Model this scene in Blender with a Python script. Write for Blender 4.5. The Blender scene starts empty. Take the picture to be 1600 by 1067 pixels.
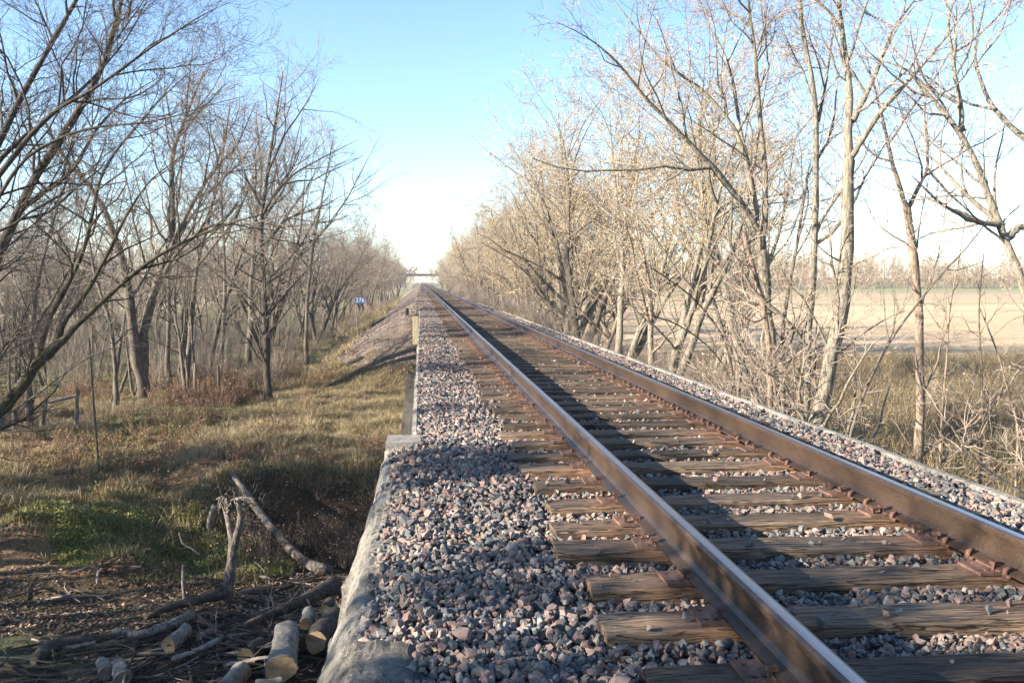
import bpy, bmesh, math, random
import numpy as np
from mathutils import Vector, Matrix

# ------------------------------------------------------------------ camera, sky, sun
S = bpy.context.scene
COL = S.collection
F = 1457.0                      # focal length in pixels of the 1600 px wide photograph
PITCH, YAW = math.radians(3.672), math.radians(5.55)
CAM = np.array([0.0, 0.0, 1.38])
cd = bpy.data.cameras.new('camera'); cam = bpy.data.objects.new('camera', cd); COL.objects.link(cam)
cam.location = CAM; cam.rotation_euler = (math.pi/2-PITCH, 0, -YAW)
cd.sensor_width = 36; cd.lens = 36*F/1600; cd.clip_end = 6000; cd.clip_start = .05
S.camera = cam

SUN_DIR = Vector((1.0, 0.30, -0.385)).normalized()      # the way the light travels
elev = math.asin(-SUN_DIR.z)
azim = math.atan2(-SUN_DIR.x, -SUN_DIR.y)
w = bpy.data.worlds.new('World'); S.world = w; w.use_nodes = True
nt = w.node_tree; bg = nt.nodes['Background']
sky = nt.nodes.new('ShaderNodeTexSky'); sky.sky_type = 'NISHITA'; sky.sun_disc = False
sky.sun_elevation = elev; sky.sun_rotation = azim; sky.air_density = 0.9; sky.dust_density = 0.0; sky.ozone_density = 2.9
nt.links.new(sky.outputs[0], bg.inputs[0]); bg.inputs[1].default_value = 0.088
sl = bpy.data.lights.new('sun', 'SUN'); sl.energy = 5.0; sl.angle = math.radians(.5); sl.color = (1.0, .90, .77)
so = bpy.data.objects.new('sun', sl); COL.objects.link(so)
so.rotation_euler = SUN_DIR.to_track_quat('-Z', 'Y').to_euler()
S.view_settings.view_transform = 'Standard'; S.view_settings.look = 'None'
S.view_settings.exposure = 1.97; S.view_settings.gamma = 1
S.render.engine = 'CYCLES'
S.cycles.max_bounces = 5; S.cycles.diffuse_bounces = 3; S.cycles.glossy_bounces = 2
S.cycles.transparent_max_bounces = 4; S.cycles.volume_bounces = 0

rng = np.random.default_rng(7)
random.seed(7)
_R = np.array([math.cos(YAW), -math.sin(YAW), 0])
_U = np.array([math.sin(YAW)*math.sin(PITCH), math.cos(YAW)*math.sin(PITCH), math.cos(PITCH)])
_F = np.array([math.sin(YAW)*math.cos(PITCH), math.cos(YAW)*math.cos(PITCH), -math.sin(PITCH)])
def ray(px, py): return _R*(px-800)/F + _U*(533.5-py)/F + _F
def at(px, py, Y):              # surveying helper: the point at distance Y down the track
    d = ray(px, py); return CAM + d*(Y/d[1])
def atz(px, py, z):             # the point at height z
    d = ray(px, py); return CAM + d*((z-CAM[2])/d[2])

# ------------------------------------------------------------------ helpers
def tag(o, label=None, cat=None, group=None, kind=None):
    if label: o['label'] = label
    if cat: o['category'] = cat
    if group: o['group'] = group
    if kind: o['kind'] = kind
    return o
def empty(name, loc, label, cat, group=None):
    o = bpy.data.objects.new(name, None); COL.objects.link(o); o.location = loc; o.empty_display_size = .3
    return tag(o, label, cat, group)
def raw(name, V, faces_list, smooth=False, mats=(), fmat=None):
    """faces_list: list of int arrays (n,k)"""
    me = bpy.data.meshes.new(name)
    V = np.asarray(V, np.float32).reshape(-1, 3)
    faces_list = [np.asarray(f, np.int32) for f in faces_list if len(f)]
    loops = np.concatenate([f.ravel() for f in faces_list]) if faces_list else np.zeros(0, np.int32)
    tot = np.concatenate([np.full(len(f), f.shape[1], np.int32) for f in faces_list])
    st = np.concatenate([[0], np.cumsum(tot)[:-1]]).astype(np.int32)
    me.vertices.add(len(V)); me.vertices.foreach_set('co', V.ravel())
    me.loops.add(len(loops)); me.loops.foreach_set('vertex_index', loops)
    me.polygons.add(len(tot)); me.polygons.foreach_set('loop_start', st); me.polygons.foreach_set('loop_total', tot)
    if fmat is not None: me.polygons.foreach_set('material_index', np.asarray(fmat, np.int32))
    me.polygons.foreach_set('use_smooth', np.full(len(tot), smooth))
    me.update(calc_edges=True)
    for m in mats: me.materials.append(m)
    return me
def link(name, me, parent=None, loc=None):
    o = bpy.data.objects.new(name, me); COL.objects.link(o)
    if parent: o.parent = parent
    if loc is not None: o.location = loc
    return o
class MB:
    def __init__(s): s.V = []; s.F = {}; s.n = 0
    def add(s, V, faces):
        V = np.asarray(V, float).reshape(-1, 3); s.V.append(V)
        for f in faces:
            f = np.asarray(f, int)
            if f.ndim == 1: f = f[None]
            s.F.setdefault(f.shape[1], []).append(f+s.n)
        s.n += len(V); return s
    def box(s, lo, hi, jit=0, M=None):
        V = np.array([[x, y, z] for z in (lo[2], hi[2]) for y in (lo[1], hi[1]) for x in (lo[0], hi[0])], float)
        if jit: V += rng.normal(0, jit, V.shape)
        if M is not None: V = V @ np.array(M)[:3, :3].T + np.array(M)[:3, 3]
        return s.add(V, [[[0, 2, 3, 1], [4, 5, 7, 6], [0, 1, 5, 4], [2, 6, 7, 3], [0, 4, 6, 2], [1, 3, 7, 5]]])
    def tube(s, P, R, m=8, caps=True):
        V, Q = tube_arrays(np.asarray(P, float)[None], np.broadcast_to(np.asarray(R, float), (len(P),))[None], m)
        s.add(V, [Q])
        if caps:
            k = len(P); b = s.n-len(V)
            s.F.setdefault(m, []).append(np.array([[b+i for i in range(m)][::-1], [b+(k-1)*m+i for i in range(m)]]))
        return s
    def build(s, name, mat, parent=None, loc=None, smooth=False):
        F_ = [np.concatenate(v) for v in s.F.values()]
        return link(name, raw(name, np.concatenate(s.V), F_, smooth, (mat,)), parent, loc)
def norm(a): return a/np.maximum(np.linalg.norm(a, axis=-1, keepdims=True), 1e-9)
def tube_arrays(P, R, m):
    n, k, _ = P.shape
    T = norm(np.gradient(P, axis=1))
    ref = norm(rng.normal(size=(n, 1, 3))+np.array([0, 0, .01])); T0 = T.mean(1, keepdims=True)
    ref = norm(ref-(ref*T0).sum(-1, keepdims=True)*T0)
    U = norm(np.cross(T, ref)); W = np.cross(T, U)
    a = np.arange(m)*2*math.pi/m
    V = P[:, :, None]+R[:, :, None, None]*(np.cos(a)[None, None, :, None]*U[:, :, None]+np.sin(a)[None, None, :, None]*W[:, :, None])
    i = np.arange(n)[:, None, None]*k*m; j = np.arange(k-1)[None, :, None]*m; q = np.arange(m)[None, None, :]; q2 = (q+1) % m
    Q = np.stack([i+j+q, i+j+q2, i+j+m+q2, i+j+m+q], -1).reshape(-1, 4)
    return V.reshape(-1, 3), Q
def vnoise(x, y, seed=0):
    x = np.asarray(x, float); y = np.asarray(y, float)
    xi = np.floor(x).astype(np.int64); yi = np.floor(y).astype(np.int64); fx = x-xi; fy = y-yi
    fx = fx*fx*(3-2*fx); fy = fy*fy*(3-2*fy)
    def h(a, b):
        v = (a*374761393+b*668265263+seed*974634777) & 0xffffffff
        v = ((v ^ (v >> 13))*1274126177) & 0xffffffff
        return ((v ^ (v >> 16)) & 0xffff)/65535.0
    return (h(xi, yi)*(1-fx)+h(xi+1, yi)*fx)*(1-fy)+(h(xi, yi+1)*(1-fx)+h(xi+1, yi+1)*fx)*fy
def fbm(x, y, seed=0, o=4):
    t = 0; a = .5; n = 0
    for i in range(o): t = t+a*vnoise(x*2**i, y*2**i, seed+i); n += a; a *= .5
    return t/n
def ss(a, b, x): t = np.clip((x-a)/(b-a), 0, 1); return t*t*(3-2*t)

# ------------------------------------------------------------------ materials
def newmat(name, rough=.85, metallic=0, spec=.3):
    m = bpy.data.materials.new(name); m.use_nodes = True
    b = m.node_tree.nodes['Principled BSDF']; b.inputs['Roughness'].default_value = rough
    b.inputs['Metallic'].default_value = metallic; b.inputs['Specular IOR Level'].default_value = spec
    return m, m.node_tree, b
def ramp(nt_, cols, src):
    r = nt_.nodes.new('ShaderNodeValToRGB'); e = r.color_ramp.elements
    while len(e) < len(cols): e.new(.5)
    for i, (p, c) in enumerate(cols): e[i].position = p; e[i].color = (*c, 1)
    nt_.links.new(src, r.inputs[0]); return r.outputs[0]
def noise(nt_, scale=5, detail=5, stretch=(1, 1, 1), rough=.6, coord='Object'):
    tc = nt_.nodes.new('ShaderNodeTexCoord'); mp = nt_.nodes.new('ShaderNodeMapping'); mp.inputs['Scale'].default_value = stretch
    n = nt_.nodes.new('ShaderNodeTexNoise'); n.inputs['Scale'].default_value = scale; n.inputs['Detail'].default_value = detail; n.inputs['Roughness'].default_value = rough
    nt_.links.new(tc.outputs[coord], mp.inputs[0]); nt_.links.new(mp.outputs[0], n.inputs['Vector']); return n.outputs['Fac']
def mix(nt_, a, b, fac, mode='MIX'):
    x = nt_.nodes.new('ShaderNodeMix'); x.data_type = 'RGBA'; x.blend_type = mode
    for s_, v in ((6, a), (7, b), (0, fac)):
        if isinstance(v, (tuple, float, int)): x.inputs[s_].default_value = (*v, 1) if isinstance(v, tuple) else v
        else: nt_.links.new(v, x.inputs[s_])
    return x.outputs[2]
def bump(nt_, b, h, strength=.5, dist=.02):
    n = nt_.nodes.new('ShaderNodeBump'); n.inputs['Strength'].default_value = strength; n.inputs['Distance'].default_value = dist
    nt_.links.new(h, n.inputs['Height']); nt_.links.new(n.outputs[0], b.inputs['Normal'])
def simple(name, cols, scale=5, stretch=(1, 1, 1), rough=.85, bmp=.4, dist=.01, metallic=0, spec=.3, detail=6):
    m, t, b = newmat(name, rough, metallic, spec); f = noise(t, scale, detail, stretch)
    t.links.new(ramp(t, cols, f), b.inputs['Base Color'])
    if bmp: bump(t, b, f, bmp, dist)
    return m
def island(name, cols, rough=.85, spec=.3, extra=None, transl=0):
    m, t, b = newmat(name, rough, 0, spec); g = t.nodes.new('ShaderNodeNewGeometry')
    c = ramp(t, cols, g.outputs['Random Per Island'])
    if extra: c = mix(t, c, ramp(t, extra[1], noise(t, extra[0], 4)), .5, 'MULTIPLY')
    t.links.new(c, b.inputs['Base Color'])
    return m
M = {}
M['stone'] = island('ballast_stone', [(0, (.055, .06, .062)), (.14, (.10, .105, .105)), (.27, (.155, .155, .148)), (.40, (.19, .165, .145)), (.54, (.25, .17, .14)), (.68, (.33, .23, .19)), (.78, (.22, .13, .10)), (.87, (.32, .27, .21)), (.94, (.37, .33, .28)), (1, (.11, .125, .13))], .8, .35, (60, [(0.3, (.3, .3, .3)), (.7, (.95, .93, .9))]))
M['bark_left'] = simple('bark_grey_brown', [(.3, (.05, .043, .034)), (.55, (.12, .10, .078)), (.75, (.20, .175, .14))], 14, (1, 1, .22), .95, .8, .03)
M['bark_dark'] = simple('bark_dark', [(.3, (.025, .022, .018)), (.55, (.065, .055, .043)), (.75, (.13, .11, .09))], 14, (1, 1, .22), .95, .8, .03)
M['bark_moss'] = simple('bark_mossy', [(.3, (.025, .021, .016)), (.5, (.065, .054, .038)), (.62, (.085, .085, .035)), (.8, (.14, .12, .09))], 9, (1, 1, .3), .95, .8, .03)
M['bark_right'] = simple('bark_pale', [(.33, (.05, .043, .032)), (.45, (.155, .135, .10)), (.6, (.24, .21, .16)), (.74, (.33, .30, .25))], 24, (1, 1, .22), .95, .8, .03)
M['bark_tan'] = simple('bark_tan', [(.33, (.08, .06, .045)), (.5, (.22, .165, .12)), (.75, (.34, .27, .20))], 20, (1, 1, .25), .95, .7, .03)
M['twig_left'] = simple('twig_grey', [(.3, (.15, .12, .095)), (.7, (.31, .255, .20))], 3, rough=.9, bmp=0)
M['twig_right'] = simple('twig_tan', [(.3, (.20, .155, .12)), (.7, (.36, .29, .23))], 3, rough=.9, bmp=0)
M['bud'] = island('bud', [(0, (.30, .16, .12)), (.5, (.42, .27, .20)), (1, (.34, .20, .17))])
M['leaf_yellow'] = island('leaf_yellow', [(0, (.44, .32, .14)), (.5, (.58, .47, .25)), (1, (.50, .35, .20))])
M['leaf_brown'] = island('leaf_brown', [(0, (.10, .055, .03)), (.4, (.20, .12, .07)), (.75, (.30, .20, .12)), (1, (.42, .33, .24))])
M['blade_dry'] = island('blade_dry', [(0, (.11, .085, .04)), (.35, (.26, .21, .11)), (.75, (.42, .35, .21)), (1, (.20, .13, .07))], .8)
M['blade_olive'] = island('blade_olive', [(0, (.08, .09, .03)), (.4, (.19, .18, .065)), (.7, (.30, .24, .12)), (1, (.16, .10, .05))], .8)
M['leaf_green'] = island('leaf_green', [(0, (.06, .085, .02)), (.35, (.13, .155, .04)), (.7, (.24, .24, .075)), (1, (.33, .26, .13))], .7)
M['weed_brown'] = island('weed_brown', [(0, (.10, .06, .035)), (.5, (.20, .13, .08)), (.8, (.32, .23, .15)), (1, (.22, .12, .08))], .85)
M['weed_olive'] = island('weed_olive', [(0, (.18, .16, .07)), (.4, (.28, .23, .12)), (.75, (.38, .29, .18)), (1, (.30, .19, .12))], .85)
def conc(name, k_):
    m, t, b = newmat(name, .95); a_ = noise(t, 3.5, 10, rough=.75); c_ = noise(t, 60, 8, rough=.8); d_ = noise(t, 9, 3)
    c = ramp(t, [(.3, (.12*k_, .11*k_, .09*k_)), (.48, (.28*k_, .255*k_, .215*k_)), (.62, (.38*k_, .35*k_, .30*k_)), (.8, (.46*k_, .44*k_, .40*k_))], a_)
    c = mix(t, c, ramp(t, [(.38, (.25, .24, .22)), (.5, (1, 1, 1)), (.68, (1.15, 1.15, 1.12))], c_), .9, 'MULTIPLY')
    c = mix(t, c, ramp(t, [(.55, (1, 1, 1)), (.72, (.45, .47, .40))], d_), .8, 'MULTIPLY')
    t.links.new(c, b.inputs['Base Color']); bump(t, b, c_, 1.0, .02); return m
M['concrete'] = conc('old_concrete', 1.0)
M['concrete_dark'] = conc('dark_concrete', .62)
M['bark_log'] = simple('log_bark', [(.3, (.11, .095, .08)), (.55, (.22, .20, .17)), (.75, (.33, .30, .26))], 10, (1, 1, 1), .9, .7, .02)
M['log_dark'] = simple('wet_log_bark', [(.3, (.035, .03, .025)), (.55, (.08, .066, .052)), (.75, (.15, .125, .10))], 9, (1, 1, 1), .9, .8, .03)
M['dead_wood'] = simple('bleached_wood', [(.35, (.06, .052, .045)), (.5, (.17, .148, .125)), (.75, (.33, .30, .26))], 22, (1, 1, .5), .9, .7, .02)
M['old_post'] = simple('old_post', [(.3, (.08, .065, .05)), (.7, (.20, .17, .135))], 12, (3, 3, .4), .9, .5, .01)
M['post_wood'] = simple('post_wood', [(.3, (.22, .18, .10)), (.7, (.42, .36, .22))], 12, (3, 3, .4), .9, .5, .01)
M['driftbark'] = simple('rough_dead_bark', [(.32, (.035, .03, .025)), (.48, (.12, .10, .085)), (.6, (.22, .195, .165)), (.75, (.33, .30, .26))], 26, (1, 1, .3), .95, 1.0, .03)
M['black_iron'] = simple('black_iron', [(.3, (.015, .015, .015)), (.7, (.04, .035, .03))], 10, rough=.7, bmp=.2)
M['timber_dark'] = simple('creosoted_timber', [(.3, (.035, .03, .026)), (.7, (.10, .085, .07))], 10, (.3, 3, 3), .9, .6, .01)
# end grain
m, t, b = newmat('cut_wood', .85); tc = t.nodes.new('ShaderNodeTexCoord'); wv = t.nodes.new('ShaderNodeTexWave'); wv.wave_type = 'RINGS'; wv.rings_direction = 'SPHERICAL'
wv.inputs['Scale'].default_value = 9; wv.inputs['Distortion'].default_value = 3; t.links.new(tc.outputs['Object'], wv.inputs[0])
t.links.new(mix(t, ramp(t, [(0, (.42, .30, .17)), (1, (.52, .38, .22))], wv.outputs['Fac']), ramp(t, [(.35, (.55, .45, .35)), (.6, (1, 1, 1))], noise(t, 6, 6)), 1.0, 'MULTIPLY'), b.inputs['Base Color']); M['cut_wood'] = m
# tie timber: grain along x, rust stain round the plates
m, t, b = newmat('tie_timber', .78, 0, .35)
oi = t.nodes.new('ShaderNodeObjectInfo')
g1 = noise(t, 55, 10, (.055, 1, 1), .75); g2 = noise(t, 2.2, 4, (.6, 1, 1))
c1 = ramp(t, [(.34, (.012, .010, .009)), (.43, (.085, .068, .053)), (.56, (.19, .142, .10)), (.72, (.32, .26, .195))], g1)
c2 = mix(t, c1, ramp(t, [(.3, (.45, .42, .40)), (.7, (1.15, 1.1, 1.05))], g2), .85, 'MULTIPLY')
g3 = ramp(t, [(.455, (1, 1, 1)), (.485, (.10, .09, .08)), (.50, (1, 1, 1)), (.56, (1, 1, 1)), (.575, (.2, .18, .16)), (.59, (1, 1, 1))], noise(t, 26, 4, (.05, 1, 1), .5))
c2 = mix(t, c2, g3, .9, 'MULTIPLY')
hs = t.nodes.new('ShaderNodeHueSaturation'); t.links.new(c2, hs.inputs['Color']); hs.inputs['Saturation'].default_value = 1.15
mr = t.nodes.new('ShaderNodeMapRange'); mr.inputs['To Min'].default_value = .5; mr.inputs['To Max'].default_value = 1.6; t.links.new(oi.outputs['Random'], mr.inputs['Value']); t.links.new(mr.outputs[0], hs.inputs['Value'])
tc = t.nodes.new('ShaderNodeTexCoord'); sx = t.nodes.new('ShaderNodeSeparateXYZ'); t.links.new(tc.outputs['Object'], sx.inputs[0])
def mth(t, op, a, b_=None):
    n = t.nodes.new('ShaderNodeMath'); n.operation = op
    for i, v in enumerate((a, b_)):
        if v is None: continue
        if isinstance(v, (int, float)): n.inputs[i].default_value = v
        else: t.links.new(v, n.inputs[i])
    return n.outputs[0]
dd = mth(t, 'ABSOLUTE', mth(t, 'SUBTRACT', mth(t, 'ABSOLUTE', sx.outputs[0]), .7525))
st = mth(t, 'SUBTRACT', .46, dd); st = mth(t, 'ADD', st, mth(t, 'MULTIPLY', mth(t, 'SUBTRACT', noise(t, 7, 5), .5), .9))
st = mth(t, 'MULTIPLY', st, 1.7); stc = mth(t, 'MULTIPLY', mth(t, 'MINIMUM', mth(t, 'MAXIMUM', st, 0), .75), mth(t, 'ADD', mth(t, 'MULTIPLY', oi.outputs['Random'], .8), .1))
t.links.new(mix(t, hs.outputs[0], (.27, .135, .07), stc), b.inputs['Base Color']); bump(t, b, mth(t, 'ADD', mth(t, 'MULTIPLY', g1, .6), g3), 1.0, .012); M['tie'] = m
def rusty2(name, cols, rough, met):
    m, t, b = newmat(name, rough, met, .5); f = noise(t, 90, 8, (1, .6, 1), .75); g_ = noise(t, 3, 4, (1, .5, 1))
    c = mix(t, ramp(t, cols, f), ramp(t, [(.35, (.6, .6, .62)), (.65, (1.25, 1.15, 1.05))], g_), .9, 'MULTIPLY'); t.links.new(c, b.inputs['Base Color']); bump(t, b, f, .3, .002); return m
def rusty(name, cols, rough, met): return simple(name, cols, 22, (1, .25, 1), rough, .35, .003, met, .5)
M['rail_side'] = rusty2('rusty_rail', [(.3, (.028, .020, .015)), (.5, (.052, .036, .026)), (.7, (.095, .063, .041))], .42, .2)
M['plate'] = simple('rusty_plate', [(.3, (.06, .036, .027)), (.5, (.12, .068, .048)), (.7, (.21, .125, .09))], 25, rough=.75, bmp=.4, dist=.004)
M['spike'] = simple('rusty_spike', [(.3, (.05, .027, .02)), (.7, (.15, .078, .05))], 30, rough=.75, bmp=.4, dist=.004)
m, t, b = newmat('polished_steel', .3, 1.0); f = noise(t, 8, 5, (14, .12, 1))
t.links.new(ramp(t, [(.3, (.26, .26, .27)), (.7, (.48, .48, .50))], f), b.inputs['Base Color']); t.links.new(ramp(t, [(.3, (.22,)*3), (.7, (.45,)*3)], f), b.inputs['Roughness']); M['steel'] = m
# ground: land cover colour attribute times fine variation
m, t, b = newmat('ground', .95, 0, .15); a = t.nodes.new('ShaderNodeAttribute'); a.attribute_name = 'cover'
f1 = noise(t, 1.1, 9, rough=.7); f2 = noise(t, 14, 6, rough=.7)
c = mix(t, a.outputs['Color'], ramp(t, [(.3, (.55, .52, .5)), (.5, (1, 1, 1)), (.7, (1.35, 1.28, 1.1))], f1), .9, 'MULTIPLY')
c = mix(t, c, ramp(t, [(.3, (.5, .5, .5)), (.65, (1.4, 1.35, 1.3))], f2), .9, 'MULTIPLY')
t.links.new(c, b.inputs['Base Color']); bump(t, b, f2, .7, .08); M['ground'] = m
M['under_ballast'] = simple('ballast_fines', [(.3, (.045, .045, .047)), (.6, (.11, .10, .10)), (.75, (.20, .17, .15))], 30, rough=.95, bmp=.8, dist=.02)

# ------------------------------------------------------------------ terrain
TX = 2.0375                        # track centre
def creek_y(x): return 17.6+np.where(x < 0, .12*x, .36*np.maximum(x-3, 0))
def H(x, y):
    x = np.asarray(x, float); y = np.asarray(y, float)
    base = -4.2+.6*ss(-2, 6, x)+.5*(fbm(x*.07, y*.07, 3)-.5)+.35*(fbm(x*.35, y*.35, 9)-.5)
    base = base+ss(230, 620, y)*ss(40, 200, x)*6+ss(500, 1000, y)*3
    d = y-creek_y(x)
    wdt = np.where(d > 0, ss(2.6, 9.0, d+1.6*(fbm(x*.3, y*.1, 5)-.5)), ss(2.5, 8, -d))
    wdt = np.where((x > 2) & (d > 0), ss(3.0, 8.0, d), wdt)
    bed = -5.3+.25*(fbm(x*.5, y*.5, 21)-.5)
    z = base*wdt+bed*(1-wdt)
    z = z-.95*(1-ss(1.6, 3.0, np.hypot((x+2.6)*.6, (y-22.6)*.9)))*ss(-5.3, -4.6, z)
    rough = ss(3.0, 5.0, d)*ss(46, 34, y)*ss(1, -1.5, x); z = z+rough*(.55*(fbm(x*.75, y*.75, 33, 3)-.5)+.22*(fbm(x*2.3, y*2.3, 34, 3)-.5))
    # hummocks on the far bank
    z = z+.55*ss(.55, .8, fbm(x*.22+3, y*.22, 31))*ss(2, 6, d)*ss(40, 26, y)
    dx = np.maximum(0, np.maximum(-.45-x, x-4.45))
    for off in (np.maximum(0, 53-y), np.maximum(0, y-1)):
        dist = np.hypot(dx, off)
        e = -.36-.60*dist-.10*(fbm(x*.8, y*.8, 13)-.5)*np.minimum(dist, 1)*3
        z = np.maximum(z, e)
    return z
def axis(segs):
    out = []
    for a, b_, s in segs: out.append(np.arange(a, b_, s))
    return np.concatenate(out)
xs = axis([(-1500, -300, 100), (-300, -80, 15), (-80, -34, 2.5), (-34, -14, .6), (-14, 10, .28), (10, 34, .6), (34, 80, 2.5), (80, 300, 15), (300, 1601, 100)])
ys = axis([(-400, -60, 40), (-60, -4, 4), (-4, 12, .7), (12, 34, .28), (34, 60, .5), (60, 110, 1.5), (110, 300, 6), (300, 900, 40), (900, 2601, 150)])
GX, GY = np.meshgrid(xs, ys); GZ = H(GX, GY)
nx, ny = len(xs), len(ys)
ii = (np.arange(ny-1)[:, None]*nx+np.arange(nx-1)[None]).ravel()
gm = raw('ground', np.stack([GX, GY, GZ], -1), [np.stack([ii, ii+1, ii+nx+1, ii+nx], -1)], True, (M['ground'],))
def lerp(a, b_, w_): return a*(1-w_[..., None])+np.array(b_)*w_[..., None]
def green_patch(x, y):
    g_ = lambda cx, cy, rx, ry: np.exp(-((x-cx)/rx)**2-((y-cy)/ry)**2)
    v = 1.0*g_(-7.5, 22.8, 3.2, 1.9)+.75*g_(-3.8, 22.0, 1.6, 1.2)+.9*g_(-8.5, 41, 3.5, 7)+.6*g_(-12, 36, 3, 4)+.55*g_(-3.5, 33, 1.5, 1.5)
    return ss(.50, .95, .8*v+.5*(fbm(x*.55+7, y*.5, 41)-.3)+1.0*v*(fbm(x*1.7+3, y*2.1, 42, 3)-.42))
def cover(x, y):
    n = x.shape; c = np.ones(n+(3,))*np.array([.19, .13, .075])
    c = lerp(c, (.115, .145, .04), green_patch(x, y)*ss(19, 21, y)*.9)                           # green ground cover
    forest = ss(-3, -8, x)*ss(36, 44, y)
    c = lerp(c, (.14, .145, .065), forest*ss(.25, .45, fbm(x*.06, y*.05, 51)))                     # mown grass under the trees
    c = lerp(c, (.15, .095, .062), forest*ss(.52, .62, fbm(x*.09+5, y*.09, 52))*.7)              # leaf litter
    lf = ss(-30, -60, x)*ss(60, 120, y); c = lerp(c, (.36, .31, .19), lf)
    d = y-creek_y(x); mud = (1-ss(2.6, 4.6, np.abs(d)))
    c = lerp(c, (.060, .052, .040), mud); c = lerp(c, (.07, .078, .045), mud*ss(.42, .6, fbm(x*.45, y*.6, 61)))
    bank = ss(2.5, 3.6, d)*(1-ss(6, 8, d)); c = lerp(c, (.075, .055, .038), bank*.7*ss(.4, .6, fbm(x*.4, y*.4, 63)))
    c = lerp(c, (.05, .038, .026), (1-ss(1.5, 3.2, np.hypot((x+2.8)*.6, (y-23.2)*.6)))*.95)
    c = lerp(c, (.09, .13, .03), green_patch(x, y)*(x < 0)*.6)
    # right: weedy strip, then stubble field in bands
    rf = ss(9, 13, x+.05*y)*ss(50, 56, y+.3*x)
    band = fbm(x*.01, y*.05, 71); y0_ = y; y = y+26*(fbm(x*.012, y*.01, 72)-.5)
    c = lerp(c, (.60, .44, .28), rf); c = lerp(c, (.52, .39, .24), rf*ss(.45, .6, band)); c = lerp(c, (.38, .30, .19), rf*ss(75, 58, y))
    c = lerp(c, (.30, .30, .16), .7*rf*ss(180, 195, y)*(1-ss(205, 222, y)))
    c = lerp(c, (.45, .34, .22), rf*ss(215, 240, y)); c = lerp(c, (.28, .27, .15), rf*ss(290, 320, y)); y = y0_
    # embankment: gravelly dirt
    on = ss(.25, 1.1, GH(x, y)); c = lerp(c, (.155, .125, .105), on)
    return c
def GH(x, y):
    dx = np.maximum(0, np.maximum(-.45-x, x-4.45)); a_ = np.hypot(dx, np.maximum(0, 53-y)); b_ = np.hypot(dx, np.maximum(0, y-1))
    return np.maximum(0, H(x, y)+4.1)*(np.minimum(a_, b_) < 6.4)
at_ = gm.color_attributes.new('cover', 'FLOAT_COLOR', 'POINT')
cc = np.ones((nx*ny, 4), np.float32); cc[:, :3] = cover(GX, GY).reshape(-1, 3); at_.data.foreach_set('color', cc.ravel())
tag(link('ground', gm), kind='structure')
def hit(px, py, lift=0.0):
    d = ray(px, py); s_ = np.arange(8, 200, .05); q = CAM+d*s_[:, None]; i_ = int(np.argmax(q[:, 2]-lift < H(q[:, 0], q[:, 1]))); return q[i_]
# ballast bed under the loose stones: a crowned sheet
def XL(y): return np.where(y < 8.0, -.235, np.where(y < 53, -.065, -.4))
def bed_z(x, y):
    e = np.minimum(x-XL(y)+.08, 3.9-x)
    z = -.062+.0*x
    out = (x < .70) | (x > 3.38)
    z = np.where(out, -.052-.03*ss(.35, 0, e)+.02*ss(.5, 0, x)-.012*ss(.4, .7, x)+.035*(fbm(x*2.2, y*1.6, 81)-.5), z)
    return z+.02*(vnoise(x*3, y*3, 82)-.5)
bx_ = np.append(np.arange(-.05, 3.86, .1), 3.87); by_ = axis([(-4, 14, .15), (14, 60, .6), (60, 901, 12)])
BX, BY = np.meshgrid(bx_, by_); k = len(bx_); ii = (np.arange(len(by_)-1)[:, None]*k+np.arange(k-1)[None]).ravel()
tag(link('ballast_bed', raw('ballast_bed', np.stack([BX, BY, bed_z(BX, BY)-.03], -1), [np.stack([ii, ii+1, ii+k+1, ii+k], -1)], True, (M['under_ballast'],))), kind='structure')

# ------------------------------------------------------------------ loose ballast stones (gravel)
def hull_variants(n, npts, seed):
    r = np.random.default_rng(seed); out = []
    while len(out) < n:
        p = norm(r.normal(size=(npts, 3)))*r.uniform(.75, 1.1, (npts, 1))*np.array([1, r.uniform(.65, .95), r.uniform(.5, .8)])*.5
        bm = bmesh.new()
        for q in p: bm.verts.new(q)
        res = bmesh.ops.convex_hull(bm, input=bm.verts[:])
        bmesh.ops.delete(bm, geom=[v for v in bm.verts if not v.link_faces], context='VERTS')
        bmesh.ops.triangulate(bm, faces=bm.faces[:]); bm.verts.index_update()
        out.append((np.array([v.co[:] for v in bm.verts]), np.array([[v.index for v in f.verts] for f in bm.faces]))); bm.free()
    return out
def rot_mats(n, tilt=math.pi):
    q = norm(rng.normal(size=(n, 4))); w_, x, y, z = q.T
    return np.stack([1-2*(y*y+z*z), 2*(x*y-z*w_), 2*(x*z+y*w_), 2*(x*y+z*w_), 1-2*(x*x+z*z), 2*(y*z-x*w_), 2*(x*z-y*w_), 2*(y*z+x*w_), 1-2*(x*x+y*y)], -1).reshape(n, 3, 3)
def scatter(variants, P, size, Rm=None):
    n = len(P); Rm = rot_mats(n) if Rm is None else Rm; pick = rng.integers(0, len(variants), n); Vs = []; Fs = []; off = 0
    for i, (V, T) in enumerate(variants):
        s_ = np.where(pick == i)[0]
        if not len(s_): continue
        W = np.einsum('nij,vj->nvi', Rm[s_], V)*size[s_][:, None, None]+P[s_][:, None]
        Vs.append(W.reshape(-1, 3)); Fs.append((T[None]+np.arange(len(s_))[:, None, None]*len(V)).reshape(-1, T.shape[1])+off); off += len(s_)*len(V)
    return np.concatenate(Vs), np.concatenate(Fs)
TS, TIE0 = .53, 2.045             # tie spacing and first tie
def tie_y(i): return TIE0+TS*i
def off_ties(x, y):
    u = (y-TIE0+TS/2) % TS-TS/2
    return (np.abs(u) > .125) | (np.abs(x-TX) > 1.30)
SV = []; SF = []; SO = 0
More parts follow.
